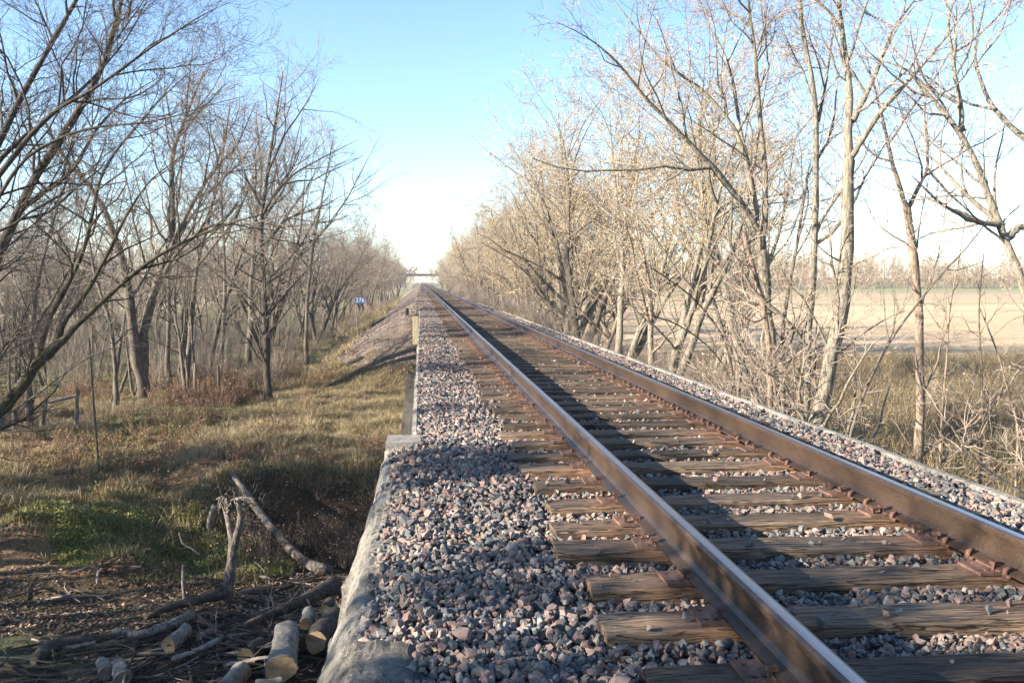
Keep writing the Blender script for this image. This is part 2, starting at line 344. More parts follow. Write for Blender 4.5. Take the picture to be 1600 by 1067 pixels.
def stones(n, y0, y1, smin, smax, variants, x0=-.40, x1=3.93, lift=0.0, power=1.0):
    global SO
    y = y0+(y1-y0)*rng.random(n)**power; x = rng.uniform(x0, x1, n)
    size = rng.uniform(smin, smax, n)*rng.uniform(.75, 1.2, n)
    z = bed_z(x, y)+rng.uniform(-.02, .022, n)+lift
    k_ = (off_ties(x, y) | ((rng.random(n) < .012) & (np.abs(x-TX+.75) > .16) & (np.abs(x-TX-.75) > .16))) & (x > XL(y)+rng.normal(0, .02, n)*(y < 8.3)); x, y, z, size = x[k_], y[k_], z[k_], size[k_]
    z = np.where(off_ties(x, y), z, .006+size*.2)
    inside = np.abs(x-TX) < 1.3; size = np.where(inside, size*.85, size)
    V, T = scatter(variants, np.stack([x, y, z], -1), size); SV.append(V); SF.append(T+SO); SO += len(V)
hv = hull_variants(26, 13, 1); lv = hull_variants(14, 8, 2)
stones(58000, 2.0, 12.5, .032, .074, hv, power=1.2); stones(1500, 2.2, 16, .075, .105, hv, lift=.004)
stones(26000, 2.0, 8, .014, .034, lv, power=1.1)
stones(80000, 12.3, 45, .042, .078, lv, power=1.3)
stones(26000, 45, 130, .08, .13, lv, power=1.4)
tag(link('ballast_gravel', raw('ballast_gravel', np.concatenate(SV), [np.concatenate(SF)], False, (M['stone'],))),
    'crushed grey and pink stone ballast around the ties and over both shoulders', 'gravel', kind='stuff')
# spilled stones down the embankment beyond the bridge
n = 26000; y = 46+90*rng.random(n)**1.5; sd = rng.random(n) < .6
dx = rng.random(n)**1.3*5.5; x = np.where(sd, -.3-dx, 4.2+dx*.6)
V, T = scatter(lv, np.stack([x, y, H(x, y)+.01], -1), rng.uniform(.05, .11, n))
M['spill'] = island('spilled_stone', [(0, (.10, .085, .07)), (.35, (.19, .155, .125)), (.7, (.28, .22, .17)), (1, (.36, .31, .26))])
tag(link('embankment_gravel', raw('embankment_gravel', V, [T], False, (M['spill'],))), 'dusty brown stones spilled down the embankment slope', 'gravel', kind='stuff')

# ------------------------------------------------------------------ ties, plates, spikes
def tie_mesh(seed, L=2.6, W=.23, T=.17):
    r = np.random.default_rng(seed); nX = 26
    X = np.linspace(-L/2, L/2, nX); prof = []
    ch = .012
    P2 = [(-W/2, -T), (W/2, -T), (W/2, -ch), (W/2-ch, 0), (W/6, 0.001), (0, -.002), (-W/6, 0), (-W/2+ch, 0), (-W/2, -ch)]
    V = []
    sag = np.cumsum(r.normal(0, .0015, (nX, 2)), 0); sag -= sag.mean(0)
    for i, xx in enumerate(X):
        for j, (a_, z_) in enumerate(P2):
            jj = .004 if j > 1 else 0
            end = .01*r.random() if i in (0, nX-1) else 0
            V.append((xx-math.copysign(end, xx), a_+sag[i, 0]+r.normal(0, jj*.8), z_+min(0, sag[i, 1])*.6+r.normal(0, jj*.5)-(.006 if i in (0, nX-1) else 0)))
    m = len(P2); Q = [[i*m+j, i*m+(j+1) % m, (i+1)*m+(j+1) % m, (i+1)*m+j] for i in range(nX-1) for j in range(m)]
    return raw('railroad_tie', V, [np.array(Q), np.array([list(range(m))[::-1], [(nX-1)*m+j for j in range(m)]])], False, (M['tie'],))
tie_meshes = [tie_mesh(i) for i in range(9)]
RX = (-.7525, .7525)
def plate_mesh():
    b = MB(); xc = [-.18, -.155, -.130, -.115, -.085, .085, .115, .130, .155, .18]; yc = [-.095, -.065, -.043, .043, .065, .095]
    holes = {(1, 1), (1, 3), (7, 1), (7, 3), (3, 1), (5, 3)}
    for i in range(len(xc)-1):
        for j in range(len(yc)-1):
            if (i, j) in holes: continue
            b.box((xc[i], yc[j], .001), (xc[i+1], yc[j+1], .016 if (i < 4 or i > 4) else .014))
    b.box((-.086, -.095, .0165), (-.079, .095, .022)); b.box((.079, -.095, .0165), (.086, .095, .022))
    F_ = [np.concatenate(v) for v in b.F.values()]; return raw('tie_plate', np.concatenate(b.V), F_, False, (M['plate'],))
def spike_mesh():
    b = MB(); b.box((-.008, -.008, -.01), (.008, .008, .034), .0006); b.box((-.016, -.015, .0345), (.022, .015, .052), .0018)
    F_ = [np.concatenate(v) for v in b.F.values()]; return raw('spike', np.concatenate(b.V), F_, False, (M['spike'],))
PM, SM = plate_mesh(), spike_mesh()
N_TIES = 240
near_words = ['nearest wooden tie, cut off by the bottom edge of the view']
ordn = ['second', 'third', 'fourth', 'fifth', 'sixth', 'seventh', 'eighth', 'ninth', 'tenth', 'eleventh', 'twelfth']
r_ = np.random.default_rng(5)
for i in range(N_TIES):
    y = tie_y(i)
    o = link('railroad_tie', tie_meshes[int(r_.integers(0, 9))])
    o.location = (TX+r_.normal(0, .05), y+r_.normal(0, .008), r_.normal(0, .003)); 
    o.rotation_euler = (0, 0, math.radians(r_.normal(0, 1.3))+(math.pi if r_.random() < .5 else 0))
    dist_lab = 'weathered wooden tie in the long row running off towards the far overpass'
    if i == 0: lab = near_words[0]
    elif i <= 11: lab = f'{ordn[i-1]} weathered wooden tie counted up from the bottom edge of the view'
    elif i <= 30: lab = 'cracked brown wooden tie in the middle stretch beside the near concrete wall top'
    else: lab = dist_lab
    tag(o, lab, 'railroad tie', 'wooden ties under the rails')
    flip = o.rotation_euler.z > 1
    if i < 70:
        for rx in RX:
            p = link('tie_plate', PM, o); wx = TX+rx-o.location.x; p.location = (-wx if flip else wx, (-1 if flip else 1)*(y-o.location.y), .001)
            if i < 26:
                for sx_, sy_, fl in ((-.090, -.054, 0), (.090, .054, 1), (-.1425, .054 if i % 3 else -.054, 0)):
                    s_ = link('spike', SM, p); s_.location = (sx_, sy_, r_.uniform(0, .018)); s_.rotation_euler = (r_.normal(0, .06), r_.normal(0, .06), math.pi*fl+r_.normal(0, .2))
# the far remainder of the ties, one mass
b = MB()
for i in range(N_TIES, 1200): b.box((TX-1.3, tie_y(i)-.115, -.17), (TX+1.3, tie_y(i)+.115, 0))
tag(b.build('distant_ties', M['tie']), 'dense run of far wooden ties near the vanishing point of the track', 'railroad ties', kind='stuff')

# ------------------------------------------------------------------ rails
half = [(.0, .0), (.076, .0), (.076, .011), (.030, .024), (.0095, .040), (.0085, .095), (.012, .128), (.035, .138), (.0375, .146), (.0375, .164), (.031, .1715), (.020, .1745), (0, .1755)]
prof = [(x, z) for x, z in half[1:]]+[(-x, z) for x, z in half[1:-1][::-1]]
def rail(x0, label):
    Y = axis([(-3, 40, 1.0), (40, 620, 20)]); n = len(prof); V = [(x+.0015*math.sin(y*.9+x0), y, z) for y in Y for x, z in prof]
    Q = []; FM = []
    for i in range(len(Y)-1):
        for j in range(n):
            a_, c_ = j, (j+1) % n; Q.append([i*n+a_, (i+1)*n+a_, (i+1)*n+c_, i*n+c_][::-1]); zz = min(prof[a_][1], prof[c_][1]); FM.append(1 if zz > .1740 else 0)
    V = [(x, y, z) for x, y, z in V]
    o = link('rail', raw('rail', V, [np.array(Q), np.array([list(range(n))])], False, (M['rail_side'], M['steel']), FM+[0])); o.location = (TX+x0, 0, .0165)
    tag(o, label, 'rail', 'the two running rails'); return o
# rail base sits on the plates
railL = rail(RX[0], 'rusty steel rail nearest the camera, leaving the view through the bottom edge')
railR = rail(RX[1], 'rusty steel rail on the field side of the track, leaving through the right edge')
# anchors clipped on the inner base edge
def anchor_mesh(sgn):
    b = MB(); pts = [(-.10, -.022), (-.06, -.016), (-.02, -.010), (.05, -.010), (.086, -.006), (.097, .010), (.092, .026), (.074, .034), (.058, .030)]
    b.tube([(sgn*-x, 0, z) for x, z in pts], [.009, .010, .011, .012, .013, .0135, .013, .012, .009], 6); 
    b.box((-.011, -.026, -.015), (.011, .026, .004), M=Matrix.Translation((sgn*-.083, 0, .0)))
    F_ = [np.concatenate(v) for v in b.F.values()]; return raw('rail_anchor', np.concatenate(b.V), F_, True, (M['spike'],))
AM = anchor_mesh(1); AL = anchor_mesh(-1)
for i in range(46):
    for s_ in (-1, 1):
        if r_.random() < .42: continue
        a_ = link('rail_anchor', AM, railR); a_.location = (0, tie_y(i)+s_*(.148+r_.uniform(0, .02)), 0); a_.rotation_euler = (0, 0, r_.normal(0, .12))
for i in range(0, 26, 3):
    a_ = link('rail_anchor', AL, railL); a_.location = (0, tie_y(i)+.15, 0)

# ------------------------------------------------------------------ concrete bridge under the near track
br = empty('railway_bridge', (TX, 20, -4), 'low weathered concrete bridge carrying the ballasted track over the creek', 'bridge')
def P_(V): return np.asarray(V, float)-np.array([TX, 20, -4])
def wallgrid(xprof, zprof, Y, amp, seed):
    V = []
    for y in Y:
        for k_, (x, z) in enumerate(zip(xprof, zprof)):
            e = amp[k_]
            V.append((x+e*(fbm(np.array(y*1.1), np.array(k_*1.7), seed)-.5)*2, y, z+e*.6*(float(fbm(np.array(y*1.7+9), np.array(k_*1.3), seed+3))-.5)*2))
    n_ = len(xprof); Q = [[i*n_+j, i*n_+(j+1) % n_, (i+1)*n_+(j+1) % n_, (i+1)*n_+j] for i in range(len(Y)-1) for j in range(n_)]
    return raw('w', P_(V), [np.array(Q), np.array([list(range(n_))[::-1], [(len(Y)-1)*n_+j for j in range(n_)]])], False, (M['concrete'],))
# left far parapet
Yp = np.arange(8.3, 53, .35)
o = link('parapet', wallgrid([-.10, -.095, -.06, -.035, -.03, -.10], [-.6, -.045, -.03, -.04, -.6, -.6], Yp, [.003, .012, .012, .01, .0, 0], 7), br)
o = link('parapet', wallgrid([3.86, 3.86, 3.875, 3.93, 3.95, 3.95], [-.6, -.07, -.05, -.05, -.08, -.6], np.arange(-2, 53, .35), [0, .01, .012, .012, .01, .01], 8), br)
# deck slab and piers
b = MB(); b.box(P_([[-.10, -2, -1.05]])[0], P_([[3.93, 53, -.62]])[0]); b.build('deck_slab', M['concrete'], br)
for yy in (3.2, 12.4, 23.2, 34, 44):
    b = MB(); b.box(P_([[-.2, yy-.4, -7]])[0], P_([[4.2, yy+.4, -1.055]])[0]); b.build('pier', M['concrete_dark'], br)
# near left headwall: broken, spalled edge in steps
def SAW(y):
    for a, b_, w0, w1 in ((2.0, 3.25, .04, .01), (3.25, 4.95, .105, .03), (4.95, 6.6, .085, .015), (6.6, 8.5, .03, .0)):
        if a <= y < b_: return w0+(w1-w0)*(y-a)/(b_-a)
    return 0
def headwall(name, y0, y1, prf, amp, seed, mat='concrete', label=None):
    Y = np.linspace(y0, y1, max(6, int((y1-y0)/.035)))
    pr = np.array(prf); tt = np.linspace(0, len(pr)-1, (len(pr)-1)*5+1); prf = np.stack([np.interp(tt, np.arange(len(pr)), pr[:, i_]) for i_ in range(3)], -1)
    V = []; n_ = len(prf)
    for y in Y:
        for k_, (x, z, e) in enumerate(prf):
            V.append((x-SAW(y)*min(1, max(0, (-.07-z)/.16))*(x < -.2)+e*(float(fbm(np.array(y*2.3), np.array(k_*.12), seed, 6))-.5)*2.2+.016*(float(vnoise(np.array(y*13), np.array(k_*.9), 5))-.5), y, z+max(e, .006)*.7*(float(fbm(np.array(y*5.1+9), np.array(k_*.33), seed+3, 6))-.5)*2+.010*(float(vnoise(np.array(y*17), np.array(k_*.9), 6))-.5)))
    Q = [[i*n_+j, i*n_+(j+1) % n_, (i+1)*n_+(j+1) % n_, (i+1)*n_+j] for i in range(len(Y)-1) for j in range(n_)]
    me = raw(name, P_(V), [np.array(Q), np.array([list(range(n_))[::-1], [(len(Y)-1)*n_+j for j in range(n_)]])], False, (M[mat],))
    o = link(name, me, br)
    if label: o['label'] = label
    return o
headwall('headwall', 1.5, 8.45, [(.02, -.9, 0), (-.42, -.9, .0), (-.36, -.35, .03), (-.315, -.10, .025), (-.285, -.062, .016), (-.18, -.055, .012), (.02, -.07, .004)], 1, 11)
headwall('wall_block', 2.4, 3.55, [(.06, -.2, 0), (-.31, -.3, .0), (-.30, -.06, .012), (-.26, -.008, .015), (-.18, .0, .02), (-.06, -.01, .02), (.06, -.08, .02)], 1, 29, 'concrete_dark', 'pitted grey concrete block at the bottom of the wall')
b = MB(); b.box(P_([[-.31, 8.02, -.2]])[0], P_([[-.02, 8.42, -.01]])[0], .006); b.build('end_slab', M['concrete'], br)
# dark leaning slab beyond
p0 = at(634, 648, 29); p1 = at(638, 580, 29)
b = MB(); V = [at(619, 640, 28.9), at(646, 656, 28.9), at(650, 585, 28.9), at(637, 580, 28.9)]
V = V+[v+np.array([0, .35, 0]) for v in V]
V = [np.array(v) for v in V]; V[0][2] = V[1][2] = V[4][2] = V[5][2] = H(-.6, 29.)-.3
org = V[0].copy(); b.add(np.array(V)-org, [[[0, 1, 2, 3], [7, 6, 5, 4], [0, 4, 5, 1], [1, 5, 6, 2], [2, 6, 7, 3], [3, 7, 4, 0]]])
tag(b.build('concrete_slab', M['concrete_dark'], loc=org), 'dark slanted concrete slab leaning against the bridge side above tan grass', 'slab')
# wooden post on the parapet and iron stub
b = MB(); b.box((-.055, -.055, 0), (.055, .055, .62), .004)
tag(b.build('wooden_post', M['post_wood'], loc=(at(649, 523, 21)[0], 21, -.02)), 'pale yellowish wooden post standing on the parapet edge', 'post')
p = at(636, 492, 53.5); b = MB(); b.tube([(0, 0, -1.2), (0, 0, .38)], .10, 10)
tag(b.build('iron_pipe', M['black_iron'], loc=p), 'short black pipe stub sticking out at the crest of the embankment', 'pipe')

# ------------------------------------------------------------------ milepost sign
sy = 60; pb = at(560, 538, sy); pt = at(555, 463, sy); pb[2] = H(pb[0], sy)-.2
sg = empty('milepost_sign', pb, 'small blue sign reading 276 on a thin leaning post beside the embankment', 'sign')
b = MB(); b.tube([(0, 0, 0), pt-pb], .03, 8); b.build('post', M['dead_wood'], sg)
m, t, bb = newmat('blue_sign', .5); bb.inputs['Base Color'].default_value = (.03, .085, .20, 1); M['blue'] = m
m, t, bb = newmat('white_letter', .5); bb.inputs['Base Color'].default_value = (.62, .66, .7, 1); M['white'] = m
a0 = at(554, 465, sy-.04); a1 = at(571, 473.5, sy-.04)
b = MB(); b.box((a0[0]-pb[0], -.05, a1[2]-pb[2]), (a1[0]-pb[0], -.035, a0[2]-pb[2])); pn = b.build('sign_panel', M['blue'], sg)
cu = bpy.data.curves.new('sign_number', 'FONT'); cu.body = '276'; cu.size = .38; cu.align_x = 'CENTER'; cu.align_y = 'CENTER'; cu.extrude = .002; cu.offset = -.004
tmp_ = bpy.data.objects.new('tmp', cu); COL.objects.link(tmp_); bpy.context.view_layer.update()
nm = bpy.data.meshes.new_from_object(tmp_); bpy.data.objects.remove(tmp_); nm.materials.clear(); nm.materials.append(M['white'])
to = bpy.data.objects.new('sign_number', nm); COL.objects.link(to); to.parent = pn; to.location = ((a0[0]+a1[0])/2-pb[0], -.054, (a0[2]+a1[2])/2-pb[2]); to.rotation_euler = (math.pi/2, 0, 0)
# old timbers lying down the embankment slope
for k_, (q0, q1, r0, lab) in enumerate([((517, 551), (601, 498), .13, 'long dark timber lying across the upper embankment slope below the blue sign'), ((541, 573), (566, 560), .13, 'short dark timber half buried low on the embankment slope'), ((521, 541), (545, 528), .10, 'dark timber end at the foot of the blue sign post')]):
    A, B = hit(*q0), hit(*q1); b = MB(); b.tube([A-A, (B-A)*.5+np.array([0, 0, .05]), B-A], [r0, r0*.9, r0*.8], 7)
    tag(b.build('old_timber', M['timber_dark'], loc=A+np.array([0, 0, .06])), lab, 'timber', 'dark timbers on the embankment')

# ------------------------------------------------------------------ far overpass
ov = empty('road_overpass', (TX, 640, 0), 'small grey road overpass crossing the track at the vanishing point', 'overpass')
b = MB(); b.box((-22, -4, 5.0), (26, 4, 6.1)); b.build('deck', M['timber_dark'], ov)
b = MB(); b.box((-22, -4.2, 6.103), (26, -4.0, 6.7)); b.build('railing', M['timber_dark'], ov)
for xx in (-13, 15): b = MB(); b.box((xx-.4, -3, -4), (xx+.4, 3, 4.997)); b.build('pier', M['concrete_dark'], ov)

# ------------------------------------------------------------------ trees
def resample(P, n):
    P = np.asarray(P, float); d = np.r_[0, np.cumsum(np.linalg.norm(np.diff(P, axis=0), axis=1))]
    t_ = np.linspace(0, d[-1], n); Q = np.stack([np.interp(t_, d, P[:, i]) for i in range(3)], -1)
    for _ in range(2): Q[1:-1] = (Q[:-2]+2*Q[1:-1]+Q[2:])/4
    return Q
def grow(P, R, N, Lm, tmin, ang, trop, wob, nseg, rr=.55, lk=.011, rmin=.0025, bias=None):
    n, k, _ = P.shape
    L = np.linalg.norm(np.diff(P, axis=1), axis=2).sum(1); pi_ = rng.choice(n, N, p=L/L.sum())
    t_ = tmin+(1-tmin)*rng.random(N)**.85; f = t_*(k-1); i0 = np.minimum(f.astype(int), k-2); fr = (f-i0)[:, None]
    A = P[pi_, i0]; B = P[pi_, i0+1]; pos = A*(1-fr)+B*fr; T = norm(B-A)
    r0 = R[pi_, i0]*(1-fr[:, 0])+R[pi_, i0+1]*fr[:, 0]
    ln = np.minimum(Lm*(1.25-.65*t_)*rng.uniform(.45, 1.4, N), .75*L[pi_]+.1)
    side = norm(np.cross(T, rng.normal(size=(N, 3)))); an = np.radians(ang*rng.uniform(.6, 1.4, N))[:, None]
    D = T*np.cos(an)+side*np.sin(an)
    if bias is not None: D = norm(D+np.array(bias))
    ra = np.minimum(r0*rr, ln*lk+.001); ra = np.maximum(ra, rmin)
    pts = [pos]
    for s_ in range(nseg):
        D = norm(D+rng.normal(size=(N, 3))*wob+np.array([0, 0, trop])); pts.append(pts[-1]+D*(ln/nseg)[:, None])
    rad = ra[:, None]*(1-np.linspace(0, 1, nseg+1)[None]*.75)
    return np.stack(pts, 1), np.maximum(rad, rmin*.6)
def quads_at(P, size, spread=.02):
    n = len(P); a_ = norm(rng.normal(size=(n, 3))); b_ = norm(np.cross(a_, rng.normal(size=(n, 3)))); P = P+rng.normal(size=P.shape)*spread
    s_ = (size*rng.uniform(.5, 1.3, n))[:, None]
    V = np.stack([P-a_*s_, P-b_*s_*.5, P+a_*s_, P+b_*s_*.5], 1).reshape(-1, 3); return V, np.arange(n*4).reshape(-1, 4)
def tree_meshes(stems, lv, bark, twig, leaf=None, leafn=0, leafs=.03, m0=9, m1=6, trunk_levels=1, rtw=.0036, leaf_t=(.3, 1)):
    """stems: list of (P(k,3), R(k)) ; lv: level specs (density per m, len, tmin, ang, trop, wob, nseg)"""
    MBt = MB()
    P0 = np.stack([resample(p, 30) for p, r in stems]); R0 = np.stack([np.interp(np.linspace(0, 1, 30), np.linspace(0, 1, len(r)), r) for p, r in stems])
    # gentle surface irregularity
    P0[:, 1:-1] += rng.normal(size=P0[:, 1:-1].shape)*R0[:, 1:-1, None]*.22; P0[:, 2:-2] = (P0[:, 1:-3]+2*P0[:, 2:-2]+P0[:, 3:-1])/4
    R0 = R0*(1+.07*rng.normal(size=R0.shape)); V, Q = tube_arrays(P0, R0, m0); MBt.add(V, [Q])
    P, R = P0, R0; Vc = []; Fc = []; off = 0; tips = None; allp = []
    for li, (den, Lm, tmin, ang, trop, wob, nseg) in enumerate(lv):
        tot = np.linalg.norm(np.diff(P, axis=1), axis=2).sum(); N = max(3, int(den*tot))
        P, R = grow(P, R, N, Lm, tmin, ang, trop, wob, nseg, rmin=rtw, rr=.62, lk=.0135)
        V, Q = tube_arrays(P, R, m1 if li < trunk_levels else (4 if li < trunk_levels+1 else 3))
        if li < trunk_levels: MBt.add(V, [Q])
        else: Vc.append(V); Fc.append(Q+off); off += len(V)
        allp.append(P)
    fm = [np.zeros(sum(len(f) for f in Fc), int)]
    if leaf and leafn:
        i = rng.integers(0, len(P), leafn); j = rng.integers(1, P.shape[1], leafn); V, Q = quads_at(P[i, j], leafs); Vc.append(V); Fc.append(Q+off); fm.append(np.ones(len(Q), int))
    tm = raw('trunk', np.concatenate(MBt.V), [np.concatenate(v) for v in MBt.F.values()], True, (bark,))
    cm = raw('crown', np.concatenate(Vc), [np.concatenate(Fc)], False, (twig,)+((leaf,) if leaf else ()), np.concatenate(fm))
    return tm, cm
def place_tree(tm, cm, loc, rz, sc, name, label, group, cat='tree'):
    o = empty(name, loc, label, cat, group); o.rotation_euler = (0, 0, rz); o.scale = sc if isinstance(sc, tuple) else (sc,)*3
    link('trunk', tm, o); link('crown', cm, o); return o
def hero(name, label, paths, lv, bark, twig, leaf=None, leafn=0, leafs=.03, group=None, trunk_levels=1, rtw=.0036):
    """paths: list of (pixel list, Ystart, Yend, r0, r1, rooted)"""
    st = []; thin = .80
    for pix, ya, yb, r0, r1, rooted in paths:
        r0 = r0*thin; r1 = r1*(.8 if rooted else .35)
        n_ = len(pix); pts = [at(px, py, ya+(yb-ya)*(i/(n_-1))**1.3) for i, (px, py) in enumerate(pix)]
        if rooted:
            g = pts[0].copy(); zg = float(H(g[0], g[1]))
            if pts[0][2] > zg: g[2] = zg-.25; pts = [g]+pts
            else: pts[0][2] = zg-.25
            rr = [r0*1.5]+list(np.linspace(r0, min(r1, r1 if len(pix) > 20 else r1), n_+3))
        else: rr = list(np.linspace(r0, r1, n_+3))
        st.append((np.array(pts), rr))
    base = st[0][0][0].copy()
    st = [(p-base, r) for p, r in st]
    tm, cm = tree_meshes(st, lv, bark, twig, leaf, leafn, leafs, trunk_levels=trunk_levels, rtw=rtw)
    return place_tree(tm, cm, base, 0, 1.0, name, label, group)
LV_R = [(1.7, 2.4, .15, 48, .10, .18, 7), (3.8, 1.0, .12, 45, .06, .22, 5), (5.2, .45, .1, 45, .03, .2, 3), (4, .2, .2, 45, .03, .2, 2)]
LV_L = [(1.6, 2.9, .15, 45, .07, .18, 7), (4.2, 1.3, .12, 45, .05, .22, 5), (5.6, .6, .1, 42, .03, .2, 3), (3.4, .28, .2, 42, .03, .2, 2)]
TM = simple('twig_mid', [(.3, (.18, .14, .10)), (.7, (.36, .30, .22))], 3, rough=.9, bmp=0); TD = simple('twig_dark', [(.3, (.05, .04, .033)), (.7, (.13, .105, .085))], 3, rough=.9, bmp=0)
BR, BT, TR, TL = M['bark_right'], M['bark_tan'], M['twig_right'], M['twig_left']
# --- right-hand cluster
hero('bare_tree', 'tall pale tree by the right shoulder with four limbs, one sweeping far left', [
    ([(1212, 645), (1205, 560), (1198, 480), (1193, 410), (1187, 362)], 17, 17, .155, .12, True),
    ([(1187, 362), (1160, 318), (1130, 280), (1070, 215), (1000, 145), (965, 95), (915, 55), (870, 35)], 17, 15.6, .085, .012, False),
    ([(1185, 345), (1170, 265), (1150, 200), (1100, 140), (1035, 100), (990, 40), (950, -10), (925, -50)], 17, 17.8, .065, .012, False),
    ([(1183, 330), (1172, 270), (1157, 210), (1145, 125), (1130, 80), (1100, 25), (1080, -40)], 17, 18.4, .065, .02, False),
    ([(1193, 365), (1197, 280), (1187, 175), (1182, 100), (1172, 30), (1165, -40), (1160, -120)], 17, 16.6, .08, .03, False)],
    LV_R, BR, TR, M['bud'], 3800, .016, 'bare trees close behind the right shoulder')
hero('bare_tree', 'slim pale bare tree with a dark knot halfway up its bent trunk', [
    ([(1258, 660), (1262, 522), (1270, 430), (1272, 350), (1282, 300), (1270, 235), (1282, 175), (1267, 110), (1247, 40), (1252, -20), (1240, -120)], 16.4, 16.8, .125, .035, True),
    ([(1279, 190), (1292, 120), (1300, 60), (1330, -20)], 16.6, 17.6, .04, .012, False)],
    LV_R, BR, TR, M['bud'], 1500, .016, 'bare trees close behind the right shoulder')
hero('bare_tree', 'thickest pale tree by the right shoulder, leaning right and forking into two big limbs', [
    ([(1276, 664), (1288, 600), (1303, 540), (1315, 470), (1322, 400), (1322, 325), (1327, 250)], 15.6, 15.8, .20, .13, True),
    ([(1327, 255), (1325, 185), (1327, 140), (1320, 75), (1310, 0), (1305, -100)], 15.8, 16.6, .105, .05, False),
    ([(1330, 245), (1375, 175), (1420, 125), (1465, 75), (1500, 30), (1530, -20)], 15.8, 14.8, .075, .015, False),
    ([(1332, 190), (1365, 125), (1395, 45), (1430, 0), (1450, -50)], 15.8, 17, .065, .02, False)],
    LV_R, BR, TR, M['bud'], 3000, .016, 'bare trees close behind the right shoulder')
hero('bare_tree', 'thin dark forked stem between the two pale trunks at the right shoulder', [
    ([(1226, 640), (1222, 580), (1221, 511), (1240, 417), (1250, 350), (1262, 270)], 17.6, 18.2, .09, .03, True)],
    LV_R, M['bark_left'], TR, None, 0, .02, 'bare trees close behind the right shoulder')
hero('bare_tree', 'reddish slender stem curving left, broken off short beside the four-limbed tree', [
    ([(1204, 640), (1202, 530), (1187, 447), (1170, 400), (1163, 362)], 16.6, 16.2, .085, .055, True)],
    [(1.6, 1.6, .3, 60, .04, .2, 6), (3, .7, .1, 45, .04, .2, 4), (4, .35, .1, 45, .02, .2, 3)], BT, TR, None, 0, .02, 'bare trees close behind the right shoulder')
hero('bare_tree', 'bare tree with crooked forked dark top standing alone in weeds before the field', [
    ([(1437, 660), (1437, 549), (1435, 474), (1427, 402), (1425, 370), (1417, 325)], 19, 19.2, .13, .10, True),
    ([(1417, 328), (1405, 290), (1390, 240), (1380, 185), (1365, 135), (1350, 70)], 19.2, 18.6, .075, .02, False),
    ([(1419, 325), (1432, 300), (1450, 262), (1449, 215), (1443, 170), (1460, 110)], 19.2, 20, .065, .02, False),
    ([(1448, 262), (1480, 300), (1530, 345), (1575, 350)], 19.6, 20.5, .04, .02, False)],
    LV_R, BT, TR, None, 0, .02)
hero('bare_tree', 'large pale tree leaning in from the right edge with long crooked limbs reaching left', [
    ([(1640, 560), (1600, 465), (1585, 415), (1570, 370), (1550, 325), (1535, 270), (1500, 200), (1460, 160), (1420, 110)], 14.2, 14.8, .17, .03, True),
    ([(1567, 352), (1515, 345), (1465, 315), (1425, 275)], 14.4, 13.6, .06, .02, False),
    ([(1560, 350), (1500, 295), (1460, 250), (1415, 220)], 14.4, 15.4, .06, .02, False),
    ([(1505, 205), (1490, 100), (1480, 40), (1500, -40)], 14.7, 15.3, .06, .03, False),
    ([(1572, 375), (1590, 355), (1640, 360)], 14.4, 14.4, .09, .05, False),
    ([(1700, 330), (1640, 240), (1590, 210), (1545, 165), (1520, 90), (1540, 0)], 14.4, 15, .09, .03, False)],
    LV_R, BR, TR, M['bud'], 2600, .016)
hero('sapling', 'dark thin sapling leaning right across the tan field behind the ballast edge', [
    ([(1326, 672), (1364, 579), (1397, 519), (1435, 474), (1472, 425), (1520, 380), (1545, 340)], 14.5, 15.6, .045, .012, True),
    ([(1372, 565), (1395, 520), (1405, 468)], 14.6, 14.6, .02, .008, False)],
    [(1.6, 1.1, .3, 45, .04, .2, 5), (3, .5, .1, 45, .04, .2, 3), (4, .25, .1, 45, .02, .2, 2)], M['bark_left'], TD, None, 0)
hero('sapling', 'slim leafless sapling rising from the weeds by the bank, beside the lone forked tree', [
    ([(1472, 640), (1480, 560), (1483, 480), (1500, 400), (1510, 330)], 20, 20, .045, .012, True)],
    [(1.8, 1.2, .3, 45, .04, .2, 5), (3, .5, .1, 45, .04, .2, 3), (4, .25, .1, 45, .02, .2, 2)], BT, TL, None, 0)
hero('sapling', 'slender upright sapling near the right edge with curved bleached stem at its foot', [
    ([(1535, 650), (1533, 560), (1528, 480), (1535, 420), (1540, 370)], 18.5, 18.5, .045, .01, True),
    ([(1590, 690), (1592, 655), (1570, 600), (1563, 560), (1545, 515), (1530, 480)], 17.5, 17.9, .045, .015, True)],
    [(2.0, 1.1, .3, 50, .04, .2, 5), (3, .5, .1, 45, .04, .2, 3), (4, .25, .1, 45, .02, .2, 2)], BT, TL, None, 0)
hero('sapling', 'low spreading sapling just beyond the right parapet with drooping pale twigs', [
    ([(1150, 600), (1130, 520), (1080, 460), (1020, 420)], 19, 18, .05, .015, True),
    ([(1150, 600), (1110, 540), (1050, 500), (1000, 490)], 19, 18, .04, .012, True),
    ([(1155, 600), (1170, 500), (1160, 430), (1130, 380)], 19, 20, .05, .012, True)],
    [(1.9, 1.6, .15, 45, .0, .16, 6), (3.4, .7, .1, 45, .0, .2, 4), (4, .3, .1, 45, .0, .2, 3)], M['bark_left'], TL, M['leaf_yellow'], 120, .03)
